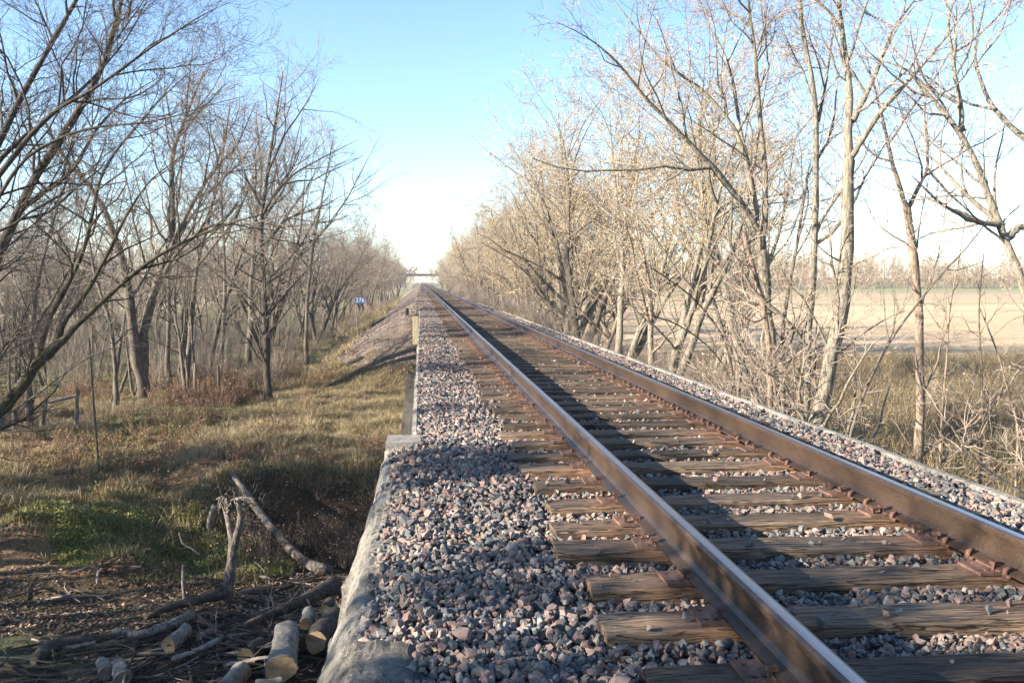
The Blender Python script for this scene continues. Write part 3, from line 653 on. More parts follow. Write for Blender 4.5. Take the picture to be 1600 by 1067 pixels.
# --- left side
BL, BM_, BD = M['bark_left'], M['bark_moss'], M['bark_dark']
hero('leaning_tree', 'dark mossy tree leaning in low from the left edge, splitting into crossing limbs', [
    ([(-90, 735), (-45, 690), (0, 645), (67, 560), (100, 530)], 27, 27, .24, .17, True),
    ([(95, 535), (127, 504), (176, 455), (240, 402), (300, 372), (370, 345), (430, 330)], 27, 26, .12, .025, False),
    ([(85, 545), (97, 507), (142, 447), (169, 395), (200, 330), (235, 280), (290, 240)], 27, 28.4, .11, .03, False),
    ([(60, 565), (75, 500), (130, 400), (150, 307), (161, 259), (210, 202), (244, 161), (300, 110)], 27, 29, .11, .03, False)],
    LV_L, BM_, TD, None, 0)
hero('leaning_tree', 'tall dark trunk entering high at the left edge and sweeping up to the right', [
    ([(-110, 790), (-70, 600), (-30, 470), (0, 397), (22, 337), (52, 277), (90, 225), (124, 176), (157, 120), (187, 19), (200, -60)], 23, 24, .22, .05, True),
    ([(52, 277), (75, 300), (110, 270), (135, 235), (160, 180)], 23.4, 23, .05, .02, False),
    ([(30, 330), (70, 300), (115, 268), (150, 200), (200, 150), (250, 120)], 23.4, 25, .08, .02, False)],
    LV_L, BD, TD, M['bud'], 500, .02)
hero('leaning_tree', 'bare tree whose long straight limbs fan over the upper left corner', [
    ([(-160, 820), (-110, 560), (-60, 340), (0, 221), (22, 161), (64, 105), (86, 49), (124, 0), (150, -60)], 21, 22, .20, .04, True),
    ([(-60, 345), (0, 274), (34, 225), (86, 169), (150, 139), (240, 71), (337, 11), (372, 0)], 21, 20.4, .09, .012, False),
    ([(-40, 310), (0, 245), (70, 190), (150, 120), (200, 60), (235, -10)], 21, 22.8, .08, .02, False),
    ([(-90, 460), (-40, 370), (40, 240), (130, 200), (250, 190), (340, 160), (385, 150)], 21, 20, .07, .012, False)],
    LV_L, BD, TD, M['bud'], 900, .02)
hero('forked_tree', 'broad forked tree with flared dark base at the edge of the shaded grass', [
    ([(220, 590), (214, 560), (206, 492), (200, 440), (187, 399), (169, 337), (142, 289), (94, 244), (70, 190)], 46, 44, .36, .06, True),
    ([(222, 588), (225, 530), (232, 480), (262, 402), (268, 375), (270, 319), (266, 244), (285, 195), (319, 112)], 46, 47, .32, .05, True),
    ([(232, 480), (270, 400), (326, 349), (390, 352), (450, 334), (499, 330)], 46, 42, .14, .03, False),
    ([(266, 390), (300, 320), (330, 270), (370, 230), (400, 160)], 46, 48, .15, .04, False)],
    [(1.3, 4.0, .25, 42, .07, .15, 6), (2.4, 1.8, .12, 45, .05, .2, 5), (2.8, .8, .1, 42, .03, .2, 3), (2.4, .4, .2, 42, .03, .2, 2)], BL, TL, None, 0, rtw=.005)
hero('lone_tree', 'single dark straight trunk standing alone in the sunlit grass with a wide bare crown', [
    ([(420, 622), (416, 530), (412, 447), (406, 380), (409, 345), (412, 319), (420, 255), (431, 187), (442, 112)], 44, 44, .21, .03, True),
    ([(411, 335), (430, 300), (461, 270), (517, 240), (562, 217)], 44, 42.5, .10, .02, False),
    ([(408, 390), (450, 340), (500, 325), (545, 300)], 44, 46, .08, .02, False),
    ([(412, 330), (385, 280), (370, 230), (350, 170)], 44, 45, .09, .02, False),
    ([(418, 270), (445, 210), (480, 160), (500, 120)], 44, 43, .08, .02, False)],
    [(1.7, 3.2, .12, 42, .07, .15, 6), (2.8, 1.5, .12, 45, .05, .2, 5), (3.0, .7, .1, 42, .03, .2, 3), (2.4, .35, .2, 42, .03, .2, 2)], M['bark_dark'], TL, None, 0, rtw=.0045)
for k_, (pix, ya, r0, lab) in enumerate([
    ([(262, 575), (264, 480), (262, 400), (280, 300), (290, 200)], 52, .17, 'slender grey trunk just right of the flared forked tree'),
    ([(292, 572), (300, 500), (306, 420), (330, 330), (350, 230), (360, 160)], 50, .19, 'light grey trunk leaning slightly right behind the old fence post'),
    ([(330, 560), (345, 490), (365, 430), (400, 340), (440, 250)], 55, .16, 'grey trunk leaning right among the close group of pale stems'),
    ([(345, 560), (352, 470), (350, 380), (345, 300), (350, 200)], 54, .15, 'upright grey trunk in the middle of the close group of stems'),
    ([(390, 545), (392, 450), (398, 360), (410, 280), (400, 180)], 60, .24, 'stout grey trunk close behind the lone straight tree'),
    ([(478, 540), (480, 460), (490, 380), (505, 300), (520, 220)], 62, .16, 'thin pale trunk between the lone tree and the blue sign'),
    ([(180, 560), (172, 500), (150, 440), (140, 380), (120, 300)], 42, .13, 'thin trunk curving left beside the flared forked tree'),
    ([(45, 660), (45, 600), (50, 520), (60, 430), (85, 340), (110, 260)], 36, .17, 'rough grey trunk behind the leaning fence posts')]):
    hero('slender_tree', lab, [(pix, ya, ya+1.5, r0, .04, True), ([pix[2], (pix[3][0]+35, pix[3][1]+15), (pix[4][0]+75, pix[4][1]-10)], ya, ya-1.5, r0*.55, .03, False)],
         [(1.2, 3.0, .2, 38, .08, .15, 6), (2.3, 1.5, .12, 42, .05, .2, 5), (3.4, .75, .1, 42, .03, .2, 3), (1.6, .4, .2, 42, .03, .2, 2)], BL, TL, None, 0, group='slender trunks in the shaded wood', rtw=.005)
hero('dead_branch', 'long bleached fallen branch propped across the stake at the left edge', [
    ([(-10, 660), (60, 615), (130, 560), (178, 542), (225, 540)], 26, 27, .05, .012, True)],
    [(1.6, .9, .2, 45, .04, .25, 5), (3, .4, .1, 45, .04, .2, 3)], M['dead_wood'], M['dead_wood'], None, 0)

# --- archetypes for the tree lines
def archetype(seed, Ht, nst, spread, bark, twig, leaf, leafn, leafs, rt=.0075, lean=0):
    global rng; rng = np.random.default_rng(seed); st = []
    for s_ in range(nst):
        az = rng.uniform(0, 6.28); d = np.array([math.cos(az), math.sin(az), 0])*spread*rng.uniform(.4, 1); k_ = 9
        P = [np.array([0, 0, -.4])+d*.05]; D = norm(np.array([0, 0, 1.])+d*.6); L = Ht*rng.uniform(.75, .92)
        for i in range(k_): D = norm(D+rng.normal(size=3)*.10+np.array([0, 0, .06])); P.append(P[-1]+D*L/k_)
        st.append((np.array(P), np.linspace(.19, .008, 10)*Ht/14*rng.uniform(.75, 1.1)))
    P0 = np.stack([resample(p, 18) for p, r in st])
    lv = [(1.2, Ht*.30, .18, 42, .07, .15, 7), (1.7, 2.0, .1, 42, .06, .18, 5), (2.6, 1.0, .1, 42, .05, .2, 4), (2.6, .55, .15, 42, .04, .2, 3)]
    return tree_meshes(st, lv, bark, twig, leaf, leafn, leafs, m0=7, m1=5, rtw=rt)
AR_L = [archetype(100+i, [14, 12, 15, 11, 13][i], [2, 1, 3, 2, 2][i], [.5, .3, .6, .7, .5][i], BL, TL, None, 0, .05) for i in range(5)]
AR_R = [archetype(200+i, [14, 15, 12, 13, 14][i], [2, 3, 2, 1, 3][i], [.5, .6, .7, .4, .6][i], [BT, BR, BR, BT, BL][i], [TM, TM, TR, TL, TM][i], M['leaf_yellow'], [9000, 5000, 2500, 1500, 11000][i], .032) for i in range(5)]
rng = np.random.default_rng(77); rl = random.Random(12)
def far_copy(ar, loc, sc, name, label, group):
    tm, cm = ar; return place_tree(tm, cm, loc, rl.uniform(0, 6.28), (sc*rl.uniform(.9, 1.15), sc*rl.uniform(.9, 1.15), sc), name, label, group)
placed = []
def scatter_trees(n, fx, fy, ARs, sc, name, label, group, gap):
    c = 0; tries = 0
    while c < n and tries < n*30:
        tries += 1; y = fy(); x = fx(y); g = gap*(1+y/200)
        if any((x-a)**2+(y-b_)**2 < g*g for a, b_ in placed[-150:]): continue
        placed.append((x, y)); c += 1; z = float(H(x, y))
        far_copy(rl.choice(ARs), (x, y, z), rl.uniform(*sc)*(.86 if y < 45 else 1), name, label, group)
# left line along the embankment, running to the vanishing point
scatter_trees(64, lambda y: -9-rl.random()**1.5*8, lambda: 66+rl.random()**1.5*330, AR_L, (.85, 1.2), 'bare_tree', 'bare grey tree lining the left foot of the embankment beyond the blue sign', 'bare trees lining the left side of the embankment', 2.6)
scatter_trees(62, lambda y: -17-rl.random()*(.30*y+6), lambda: 56+rl.random()**1.3*110, AR_L, (.80, 1.12), 'bare_tree', 'bare grey tree deep in the shaded wood left of the embankment', 'bare trees of the wood on the left', 3.0)
scatter_trees(15, lambda y: -7.5-rl.random()**.8*(.36*y-1), lambda: 44+rl.random()*14, [archetype(400+i, 8, 2, .5, BL, TL, None, 0, .05, rt=.005) for i in range(3)], (.7, 1.15), 'sapling', 'slim bare sapling in the thin thicket between the larger trunks on the left', 'saplings between the left trunks', 1.6)
# right line
scatter_trees(66, lambda y: 8.6+rl.random()**1.6*6.0, lambda: 33+rl.random()**1.5*370, AR_R, (.95, 1.38), 'bare_tree', 'tan and yellowish bare tree in the dense row right of the embankment', 'bare trees lining the right side of the embankment', 2.3)
# trees standing outside the left edge, whose shadows fall over the creek and the track
for x, y, k_, sc in [(-13, 4, 1, .9), (-17, 12, 3, .95), (-22, 9, 0, 1.0), (-24, 21, 2, .95), (-15.5, 19.5, 4, .85), (-29, 14, 1, 1.05), (-19, -3, 2, 1.0), (-30, 30, 4, 1.0), (-27, -8, 0, 1.0), (-24, 38, 1, .9), (-33, 2, 2, 1.1), (-18, 26, 1, .8), (-20, 16, 4, .9), (-26, 5, 3, 1.0), (-12.5, 9.5, 3, .7), (-23, 31, 0, .9), (-16, -9, 4, 1.0), (-11, -3, 3, .8)]:
    far_copy(AR_L[k_], (x, y, float(H(x, y))), sc, 'bare_tree', 'bare grey tree outside the left edge whose shadow crosses the creek bank', 'bare trees outside the left edge')
def shade_tree(tx, ty, tz, t_, r, seed):  # invented out-of-view tree, set up the sun's path to shade a target
    global rng; rng = np.random.default_rng(seed)
    c = np.array([tx-t_, ty-.30*t_, tz+.385*t_]); base = np.array([c[0]+rng.normal(0, .3), c[1]+rng.normal(0, .3), 0]); base[2] = float(H(base[0], base[1]))
    P = [(np.array([[0, 0, -.3], (c-base)*.45+np.array([.15, 0, 0]), c-base+np.array([0, 0, r*.7])]), [.16, .12, .02])]
    tm, cm = tree_meshes(P, [(2.2, r*1.6, .62, 60, .05, .2, 6), (4, r*.7, .2, 50, .0, .2, 4), (6, r*.35, .1, 50, .0, .2, 2)], BL, TL, M['leaf_brown'], int(3400*r*r), .075, rtw=.005)
    co = np.empty(len(cm.vertices)*3, np.float32); cm.vertices.foreach_get('co', co); co = co.reshape(-1, 3); cz = (c-base)[2]; co[:, 2] = cz+(co[:, 2]-cz)*.42; cm.vertices.foreach_set('co', co.ravel()); cm.update()  # crown flattened so its shadow lands as a compact patch
    place_tree(tm, cm, base, 0, 1.0, 'added_shade_tree', 'unseen brown-leaved tree added outside the left edge to shade bank and ballast', 'added shade trees outside the left edge')
for q_ in [(.1, 3.1, 0, 9, 1.15, 1), (.1, 4.1, 0, 10.5, .75, 2), (.2, 6.7, 0, 10, .8, 3), (-.3, 7.4, 0, 12, .6, 4), (1.0, 10.5, 0, 14, .4, 5), (.2, 15.5, 0, 17, .9, 6), (2.4, 19, 0, 20, .4, 7), (1.5, 27, 0, 24, .6, 8), (1.2, 38, 0, 30, 1.2, 9), (2.0, 13.2, 0, 17, .3, 10), (.5, 22, 0, 22, .6, 11),
           (-2.2, 23.5, -4.6, 15, 2.0, 12), (-4.4, 25.5, -4.6, 14, 1.2, 13), (-11.0, 20, -4.8, 10, 1.1, 14), (-7.0, 28.5, -4.2, 17, 1.6, 15), (-1.5, 26.5, -4.2, 22, 1.3, 16), (-5, 18, -5, 13, 1.6, 17), (-2.5, 16.2, -5, 14, .9, 18), (-9.5, 26, -4.4, 14, 1.2, 19)]: shade_tree(*q_)
# distant woods as masses
def wood(name, label, n, fx, fy, hs, twig, leafm, leafn, ls, seed):
    global rng; rng = np.random.default_rng(seed); Vs = []; Fs = []; off = 0
    x = fx(n); y = fy(n); z = H(x, y); h = rng.uniform(hs[0], hs[1], n)*(.45+1.1*fbm(x*.018, y*.01, 75))
    # stems
    P = np.stack([np.stack([x, y, z], -1), np.stack([x+rng.normal(0, .4, n), y, z+h*.5], -1), np.stack([x+rng.normal(0, .8, n), y, z+h*.95], -1)], 1); R = np.stack([h*.014, h*.009, h*.003], 1)
    rt = .012+.00003*np.median(y)
    V, Q = tube_arrays(P, R, 4); Vs.append(V); Fs.append(Q+off); off += len(V)
    P1, R1 = grow(P, R, n*18, hs[1]*.30, .12, 42, .08, .15, 3, rmin=rt); V, Q = tube_arrays(P1, R1, 3); Vs.append(V); Fs.append(Q+off); off += len(V)
    P2, R2 = grow(P1, R1, n*110, hs[1]*.12, .1, 42, .06, .15, 2, rmin=rt*.8); V, Q = tube_arrays(P2, R2, 3); Vs.append(V); Fs.append(Q+off); off += len(V)
    fm = [np.zeros(sum(len(f) for f in Fs), int)]
    if leafn: i = rng.integers(0, len(P2), leafn*n); V, Q = quads_at(P2[i, 1], ls, .2); Vs.append(V); Fs.append(Q+off); fm.append(np.ones(len(Q), int))
    tag(link(name, raw(name, np.concatenate(Vs), [np.concatenate(Fs)], False, (twig, leafm), np.concatenate(fm))), label, 'woods', kind='stuff')
U = lambda a, b_: (lambda n: rng.uniform(a, b_, n))
wood('distant_woods', 'far trees filling the gap under and behind the overpass', 70, U(-45, 50), U(700, 790), (9, 13), TM, M['leaf_brown'], 120, .3, 305)
wood('distant_scrub', 'low brown scrub at the foot of the far treeline beyond the tan field', 700, U(45, 440), U(370, 400), (3, 7), TM, M['leaf_brown'], 60, .22, 306)
wood('distant_woods', 'hazy far wood on the left seen through the nearer trunks', 260, U(-190, -30), U(150, 330), (11, 15), TL, M['leaf_brown'], 10, .12, 301)
wood('distant_woods', 'hazy far tree rows on both sides closing towards the vanishing point', 200, lambda n: np.where(rng.random(n) < .5, rng.uniform(-30, -9, n), rng.uniform(13, 34, n)), U(300, 660), (11, 15), TL, M['leaf_yellow'], 10, .15, 302)
wood('distant_woods', 'low brown treeline across the far side of the tan field', 760, U(50, 430), U(390, 520), (6, 16), TM, M['leaf_brown'], 150, .22, 303)
b_ev = wood('distant_woods', 'dark green trees at the far left end of the track by the overpass', 14, U(-26, -12), U(520, 580), (13, 19), TL, M['leaf_green'], 500, .35, 304)

# ------------------------------------------------------------------ undergrowth and grass
def bush(n, pos, h, twig, name, label, leafm=None, leafn=0, per=26, rt=.004, seed=1, leafs=.03):
    global rng; rng = np.random.default_rng(seed); N = len(pos)
    a_ = rng.uniform(0, 6.28, (N, per)); tl = rng.uniform(.0, .6, (N, per)); L = h[:, None]*rng.uniform(.5, 1.1, (N, per))
    D = np.stack([np.cos(a_)*tl, np.sin(a_)*tl, np.ones_like(tl)], -1); D = norm(D)
    p = pos[:, None]+np.stack([rng.normal(0, .12, (N, per)), rng.normal(0, .12, (N, per)), np.zeros((N, per))], -1)
    P = [p]; 
    for i in range(3): D = norm(D+rng.normal(size=D.shape)*.16+np.array([0, 0, .03])); P.append(P[-1]+D*(L/3)[..., None])
    P = np.stack(P, 2).reshape(-1, 4, 3); R = np.tile(np.array([1, .8, .6, .4])*rt*1.6, (len(P), 1))
    V, Q = tube_arrays(P, R, 3); Vs = [V]; Fs = [Q]; off = len(V)
    P1, R1 = grow(P, R, len(P)*4, float(h.mean())*.32, .15, 42, .03, .2, 2, rmin=rt*.6); V, Q = tube_arrays(P1, R1, 3); Vs.append(V); Fs.append(Q+off); off += len(V)
    fm = [np.zeros(len(Fs[0])+len(Fs[1]), int)]
    if leafn: i = rng.integers(0, len(P1), leafn); V, Q = quads_at(P1[i, rng.integers(1, 3, leafn)], leafs, .03); Vs.append(V); Fs.append(Q+off); fm.append(np.ones(len(Q), int))
    mats = (twig,)+((leafm,) if leafm else ())
    tag(link(name, raw(name, np.concatenate(Vs), [np.concatenate(Fs)], False, mats, np.concatenate(fm))), label, 'undergrowth', kind='stuff')
def pts(n, fx, fy, cond=None):
    y = fy(n); x = fx(n, y)
    if cond is not None: k_ = cond(x, y); x, y = x[k_], y[k_]
    return np.stack([x, y, H(x, y)-.03], -1)
rng = np.random.default_rng(401)
p = pts(190, lambda n, y: -7.8-rng.random(n)**1.4*7, lambda n: 50+rng.random(n)**1.5*170); bush(0, p, rng.uniform(.8, 2.2, len(p)), TL, 'undergrowth', 'grey brown brush at the left foot of the embankment', M['leaf_brown'], 9000, seed=5, rt=.007, leafs=.035)
rng = np.random.default_rng(406)
p = pts(260, lambda n, y: -11-rng.random(n)*(.30*y), lambda n: 50+rng.random(n)*50); bush(0, p, rng.uniform(1.5, 4.0, len(p)), TL, 'wood_undergrowth', 'thin grey stems and brush between the trunks of the left wood', None, 0, per=14, seed=25, rt=.007)
rng = np.random.default_rng(402)
p = pts(330, lambda n, y: 6.2+rng.random(n)**1.4*6, lambda n: 26+rng.random(n)**1.4*180); bush(0, p, rng.uniform(1.0, 3.2, len(p)), TL, 'undergrowth', 'pale tan brush filling the gaps between the trees right of the track', M['leaf_yellow'], 5000, seed=6, rt=.006, leafs=.035)
rng = np.random.default_rng(403)
p = pts(340, lambda n, y: rng.uniform(-.34*y-6, -4, n), lambda n: 25+rng.random(n)*32, lambda x, y: fbm(x*.25, y*.25, 91) > .5); bush(0, p, rng.uniform(.4, 1.3, len(p)), M['weed_brown'], 'dry_weeds', 'dry brown weed stems scattered over the far creek bank', M['leaf_brown'], 5000, per=14, seed=7, rt=.0045)
p = pts(190, lambda n, y: 6.5+rng.random(n)*(3+.42*y), lambda n: 15+rng.random(n)*30, lambda x, y: np.abs(y-creek_y(x)) > 2.5); bush(0, p, rng.uniform(.8, 2.3, len(p)), TD, 'dark_brush', 'dark leafless brush tangled through the weeds right of the bridge', M['leaf_brown'], 2500, per=16, seed=21, rt=.0045)
p = pts(46, lambda n, y: rng.uniform(-5.2, -.7, n), lambda n: rng.uniform(21.6, 25.5, n)); bush(0, p, rng.uniform(.4, 1.1, len(p)), TD, 'dark_brush', 'dark tangled brush in the hollow beside the bridge wall', M['leaf_brown'], 1500, per=16, seed=22, rt=.005)
rng = np.random.default_rng(405)
M['weed_rust'] = island('weed_rust', [(0, (.07, .042, .027)), (.5, (.16, .095, .06)), (.8, (.27, .18, .115)), (1, (.15, .085, .055))], .85)
p = pts(420, lambda n, y: rng.uniform(-.34*y-6, -.8, n), lambda n: 21.5+rng.random(n)*30, lambda x, y: (y-creek_y(x) > 4) & (fbm(x*.3+4, y*.3, 95) > .53)); bush(0, p, rng.uniform(.3, .8, len(p)), M['weed_rust'], 'rusty_weeds', 'low rusty brown weed clumps on the creek bank', M['leaf_brown'], 9000, per=22, seed=17, rt=.0045)
p = pts(60, lambda n, y: rng.uniform(-11.5, -8.2, n), lambda n: rng.uniform(42, 48, n)); bush(0, p, rng.uniform(.6, 1.4, len(p)), M['weed_rust'], 'red_brush', 'reddish brown brush around the lone straight tree', M['leaf_brown'], 2500, per=20, seed=18, rt=.006)
rng = np.random.default_rng(404)
p = pts(900, lambda n, y: 7+rng.random(n)*(8+.55*y), lambda n: 18+rng.random(n)*34, lambda x, y: y-creek_y(x) > 3.2); bush(0, p, rng.uniform(.7, 1.7, len(p)), M['weed_olive'], 'tall_weeds', 'tall brown seedy weeds between the right trees and the tan field', M['leaf_brown'], 26000, per=14, seed=8, rt=.005, leafs=.03)
def blades(name, label, P, h, wd, mat, lean=.5, seed=1):
    r = np.random.default_rng(seed); n = len(P); a_ = r.uniform(0, 6.28, n); d = np.stack([np.cos(a_), np.sin(a_), np.zeros(n)], -1)
    b_ = r.uniform(0, 6.28, n); s_ = np.stack([np.cos(b_), np.sin(b_), np.zeros(n)], -1)*wd; L = (np.asarray(h)*r.uniform(.5, 1.3, n))[:, None]; ln = (lean*r.uniform(.2, 1.6, n))[:, None]
    up = np.array([0, 0, 1.]); mid = P+up*L*.6+d*L*ln*.35; tip = P+up*L*.9*np.clip(1.15-ln*.35, .3, 1)+d*L*ln
    V = np.stack([P-s_, P+s_, mid+s_*.7, mid-s_*.7, tip], 1).reshape(-1, 3); i = np.arange(n)[:, None]*5
    tag(link(name, raw(name, V, [i+np.array([[0, 1, 2, 3]]), i+np.array([[3, 2, 4]])], False, (mat,))), label, 'grass', kind='stuff')
def clumps(n, per, fx, fy, cond, sp=.12):
    y = fy(n); x = fx(n, y); k_ = cond(x, y); x, y = x[k_], y[k_]
    x = np.repeat(x, per)+rng.normal(0, sp, len(x)*per); y = np.repeat(y, per)+rng.normal(0, sp, len(y)*per); return np.stack([x, y, H(x, y)-.02], -1)
rng = np.random.default_rng(501)
HOLL = lambda x, y: np.hypot((x+2.6)*.75, (y-23.2)*.8) > 1.9
dry = lambda x, y: (y-creek_y(x) > 4.5) & HOLL(x, y) & (green_patch(x, y)+.7*fbm(x*1.5, y*1.5, 96, 3) < 1.05) & (GH(x, y) < 1.1) & (fbm(x*.35+7, y*.25, 45)+.22*ss(-7, -1, x) > .47) & (fbm(x*1.3, y*1.3, 44, 2) > .44)
P = clumps(11000, 26, lambda n, y: rng.uniform(-.40*y-3, -.45, n), lambda n: 21.5+rng.random(n)*24, dry, .16); blades('dry_grass', 'dry tan grass in tufts across the left bank', P, .08+.75*fbm(P[:, 0]*1.1, P[:, 1]*1.1, 47)**2, .006, M['blade_dry'], .9, 1)
P = clumps(8000, 24, lambda n, y: -.12-rng.random(n)**1.2*7.5, lambda n: 28+rng.random(n)*24, lambda x, y: (GH(x, y) < 1.0) & (fbm(x*.4, y*.3, 46) > .40)); blades('tan_grass', 'thick sunlit tan grass against the bridge side', P, .10+.65*fbm(P[:, 0]*1.2, P[:, 1]*.9, 48)**1.6, .006, M['blade_dry'], .9, 2)
P = clumps(15000, 22, lambda n, y: rng.uniform(-.40*y-3, -.5, n), lambda n: 21+rng.random(n)*26, lambda x, y: (green_patch(x, y) > .25) & (y-creek_y(x) > 3.8) & (GH(x, y) < .9)); blades('green_grass', 'short green grass patches on the left bank', P, .18, .009, M['leaf_green'], .9, 3)
P = clumps(12000, 14, lambda n, y: rng.uniform(-.40*y-5, -.5, n), lambda n: 20.5+rng.random(n)*30, lambda x, y: (y-creek_y(x) > 3.4) & HOLL(x, y) & (fbm(x*.5, y*.4, 49) > .46)); blades('bank_grass', 'olive and brown low grass over the left bank', P, .20, .007, M['blade_olive'], .8, 4)
P = clumps(11000, 22, lambda n, y: 5+rng.random(n)*(6+.62*y), lambda n: 15+rng.random(n)**1.2*42, lambda x, y: (np.abs(y-creek_y(x)) > 3.2)); blades('weedy_grass', 'olive weedy grass on the bank right of the bridge', P, .5, .008, M['weed_olive'], .6, 5)
P = clumps(7000, 22, lambda n, y: 5+rng.random(n)*(6+.62*y), lambda n: 15+rng.random(n)**1.2*42, lambda x, y: (np.abs(y-creek_y(x)) > 2.8)); blades('dry_weedy_grass', 'dry tan grass mixed into the weeds right of the bridge', P, .65, .007, M['blade_dry'], .5, 6)
P = clumps(7000, 16, lambda n, y: np.where(rng.random(n) < .5, -4.5-rng.random(n)*7, 5.5+rng.random(n)*7), lambda n: 50+rng.random(n)**1.3*150, lambda x, y: (GH(x, y) < 2.0) & (fbm(x*.5, y*.3, 92) > .42)); blades('roadside_grass', 'pale dry grass along both feet of the embankment', P, .35+.5*ss(60, 120, P[:, 1]), .012, M['blade_dry'], .5, 7)
# leaf litter and leafy ground cover
rng = np.random.default_rng(601)
def leaves(name, label, n, fx, fy, cond, size, mat, zoff=.02):
    y = fy(n); x = fx(n, y); k_ = cond(x, y); x, y = x[k_], y[k_]; P = np.stack([x, y, H(x, y)+zoff*rng.random(len(x))*2], -1)
    a_ = norm(rng.normal(size=(len(x), 3))*np.array([1, 1, .35])); b_ = norm(np.cross(a_, rng.normal(size=(len(x), 3))*np.array([.3, .3, 1]))); s_ = (size*rng.uniform(.5, 1.4, len(x)))[:, None]
    V = np.stack([P-a_*s_, P-b_*s_*.7, P+a_*s_, P+b_*s_*.7], 1).reshape(-1, 3)
    tag(link(name, raw(name, V, [np.arange(len(x)*4).reshape(-1, 4)], False, (mat,))), label, 'leaves', kind='stuff')
leaves('leaf_litter', 'fallen brown leaves over the left bank and wood floor', 90000, lambda n, y: rng.uniform(-.42*y-4, 0, n), lambda n: 18+rng.random(n)**1.3*40, lambda x, y: (GH(x, y) < 1.5) & (np.abs(y-creek_y(x)) > 1.2), .035, M['leaf_brown'])
leaves('right_leaf_litter', 'fallen brown leaves on the bank right of the bridge', 30000, lambda n, y: 4.5+rng.random(n)*(6+.6*y), lambda n: 13+rng.random(n)*35, lambda x, y: x > 4.5, .035, M['leaf_brown'])
leaves('ground_cover', 'leafy green ground cover on the far creek bank', 90000, lambda n, y: rng.uniform(-9, -.6, n), lambda n: 20+rng.random(n)*9, lambda x, y: (green_patch(x, y) > .3) & (fbm(x*1.1, y*1.1, 93) > .42) & (y-creek_y(x) > 3.4), .024, M['leaf_green'], .09)

# ------------------------------------------------------------------ logs and driftwood in the creek
rng = np.random.default_rng(701)
def cut_log(A, B, r, label, mat='bark_log', faces=(0,)):
    A = np.array(A, float); B = np.array(B, float); L = np.linalg.norm(B-A); n_ = 9; m_ = 18
    D = (B-A)/L; up = np.array([0, 0, 1.]); s_ = norm(np.cross(D, up)); u_ = np.cross(s_, D)
    ang = np.arange(m_)*2*math.pi/m_; lob = 1+.07*np.cos(ang*2+rng.uniform(0, 6))+.04*np.cos(ang*3+rng.uniform(0, 6))+.035*rng.normal(size=m_); V = []
    for i in range(n_):
        t_ = i/(n_-1); c = D*L*t_+s_*.02*math.sin(t_*3+r*50); rad = r*(1-.12*t_+.04*math.sin(t_*7+r*90))*lob*(1+.03*rng.normal(size=m_)); V += [c+rad[j]*(math.cos(ang[j])*s_+math.sin(ang[j])*u_) for j in range(m_)]
    V = np.array(V); Q = [[i*m_+j, i*m_+(j+1) % m_, (i+1)*m_+(j+1) % m_, (i+1)*m_+j] for i in range(n_-1) for j in range(m_)]
    o = link('cut_log', raw('cut_log', V, [np.array(Q)], True, (M[mat],)), loc=A); tag(o, label, 'log', 'cut logs dumped in the creek')
    for e in (0, 1):
        sl_ = V[:m_] if e == 0 else V[-m_:]; c = sl_.mean(0); cv = np.concatenate([(sl_-c)*.985, [[0, 0, 0]]])
        rg = [[j, (j+1) % m_, m_] for j in range(m_)]
        f = link('cut_end', raw('cut_end', cv, [np.array(rg)], False, (M['cut_wood'] if e in faces else M[mat],)), o); f.location = c+D*(.004 if e else -.004)
    return o
def L(q0, z0, q1, z1, r, label, mat='bark_log', faces=(0,)): return cut_log(atz(q0[0], q0[1], z0), atz(q1[0], q1[1], z1), r, label, mat, faces)
L((441, 1045), -4.75, (446, 985), -4.7, .225, 'largest pale cut log lying lengthwise at the bottom, beside the concrete wall')
L((494, 1003), -4.8, (522, 962), -4.75, .20, 'cut log with a broad tan sawn face, next to the largest pale log', 'log_dark')
L((262, 1008), -5.0, (292, 985), -4.95, .145, 'short round log with bright sawn face on mud left of the driftwood pile')
L((310, 996), -5.05, (330, 985), -5.0, .07, 'small thin log with an orange sawn end in the sticks')
L((384, 1028), -4.95, (410, 1008), -4.95, .17, 'rough stump piece with a reddish cut face under the sticks', 'log_dark')
L((508, 953), -4.85, (516, 940), -4.85, .12, 'small log with a notched orange cut end behind the bridge wall', 'log_dark')
L((528, 951), -4.85, (548, 943), -4.85, .13, 'small log with a bright yellow cut end closest to the concrete wall')
L((478, 975), -4.75, (482, 955), -4.65, .13, 'short grey log stub tilted up behind the two big cut logs')
L((165, 1052), -5.05, (158, 1035), -5.0, .12, 'short grey log lying near the bottom edge, left one of a pair', faces=())
L((190, 1062), -5.05, (184, 1038), -5.0, .14, 'short grey log lying near the bottom edge, right one of a pair', faces=())
L((515, 1055), -4.9, (528, 1005), -4.75, .15, 'grey log standing steeply against the foot of the concrete wall', faces=())
L((545, 1062), -5.0, (560, 1040), -5.0, .2, 'grey log half hidden behind the foot of the concrete wall', faces=())
L((350, 1080), -5.0, (382, 1045), -4.95, .16, 'dark log cut off by the bottom edge below the reddish stump piece', faces=())
L((400, 1075), -4.8, (440, 1070), -4.8, .14, 'short log lying crosswise beneath the largest pale log', faces=())
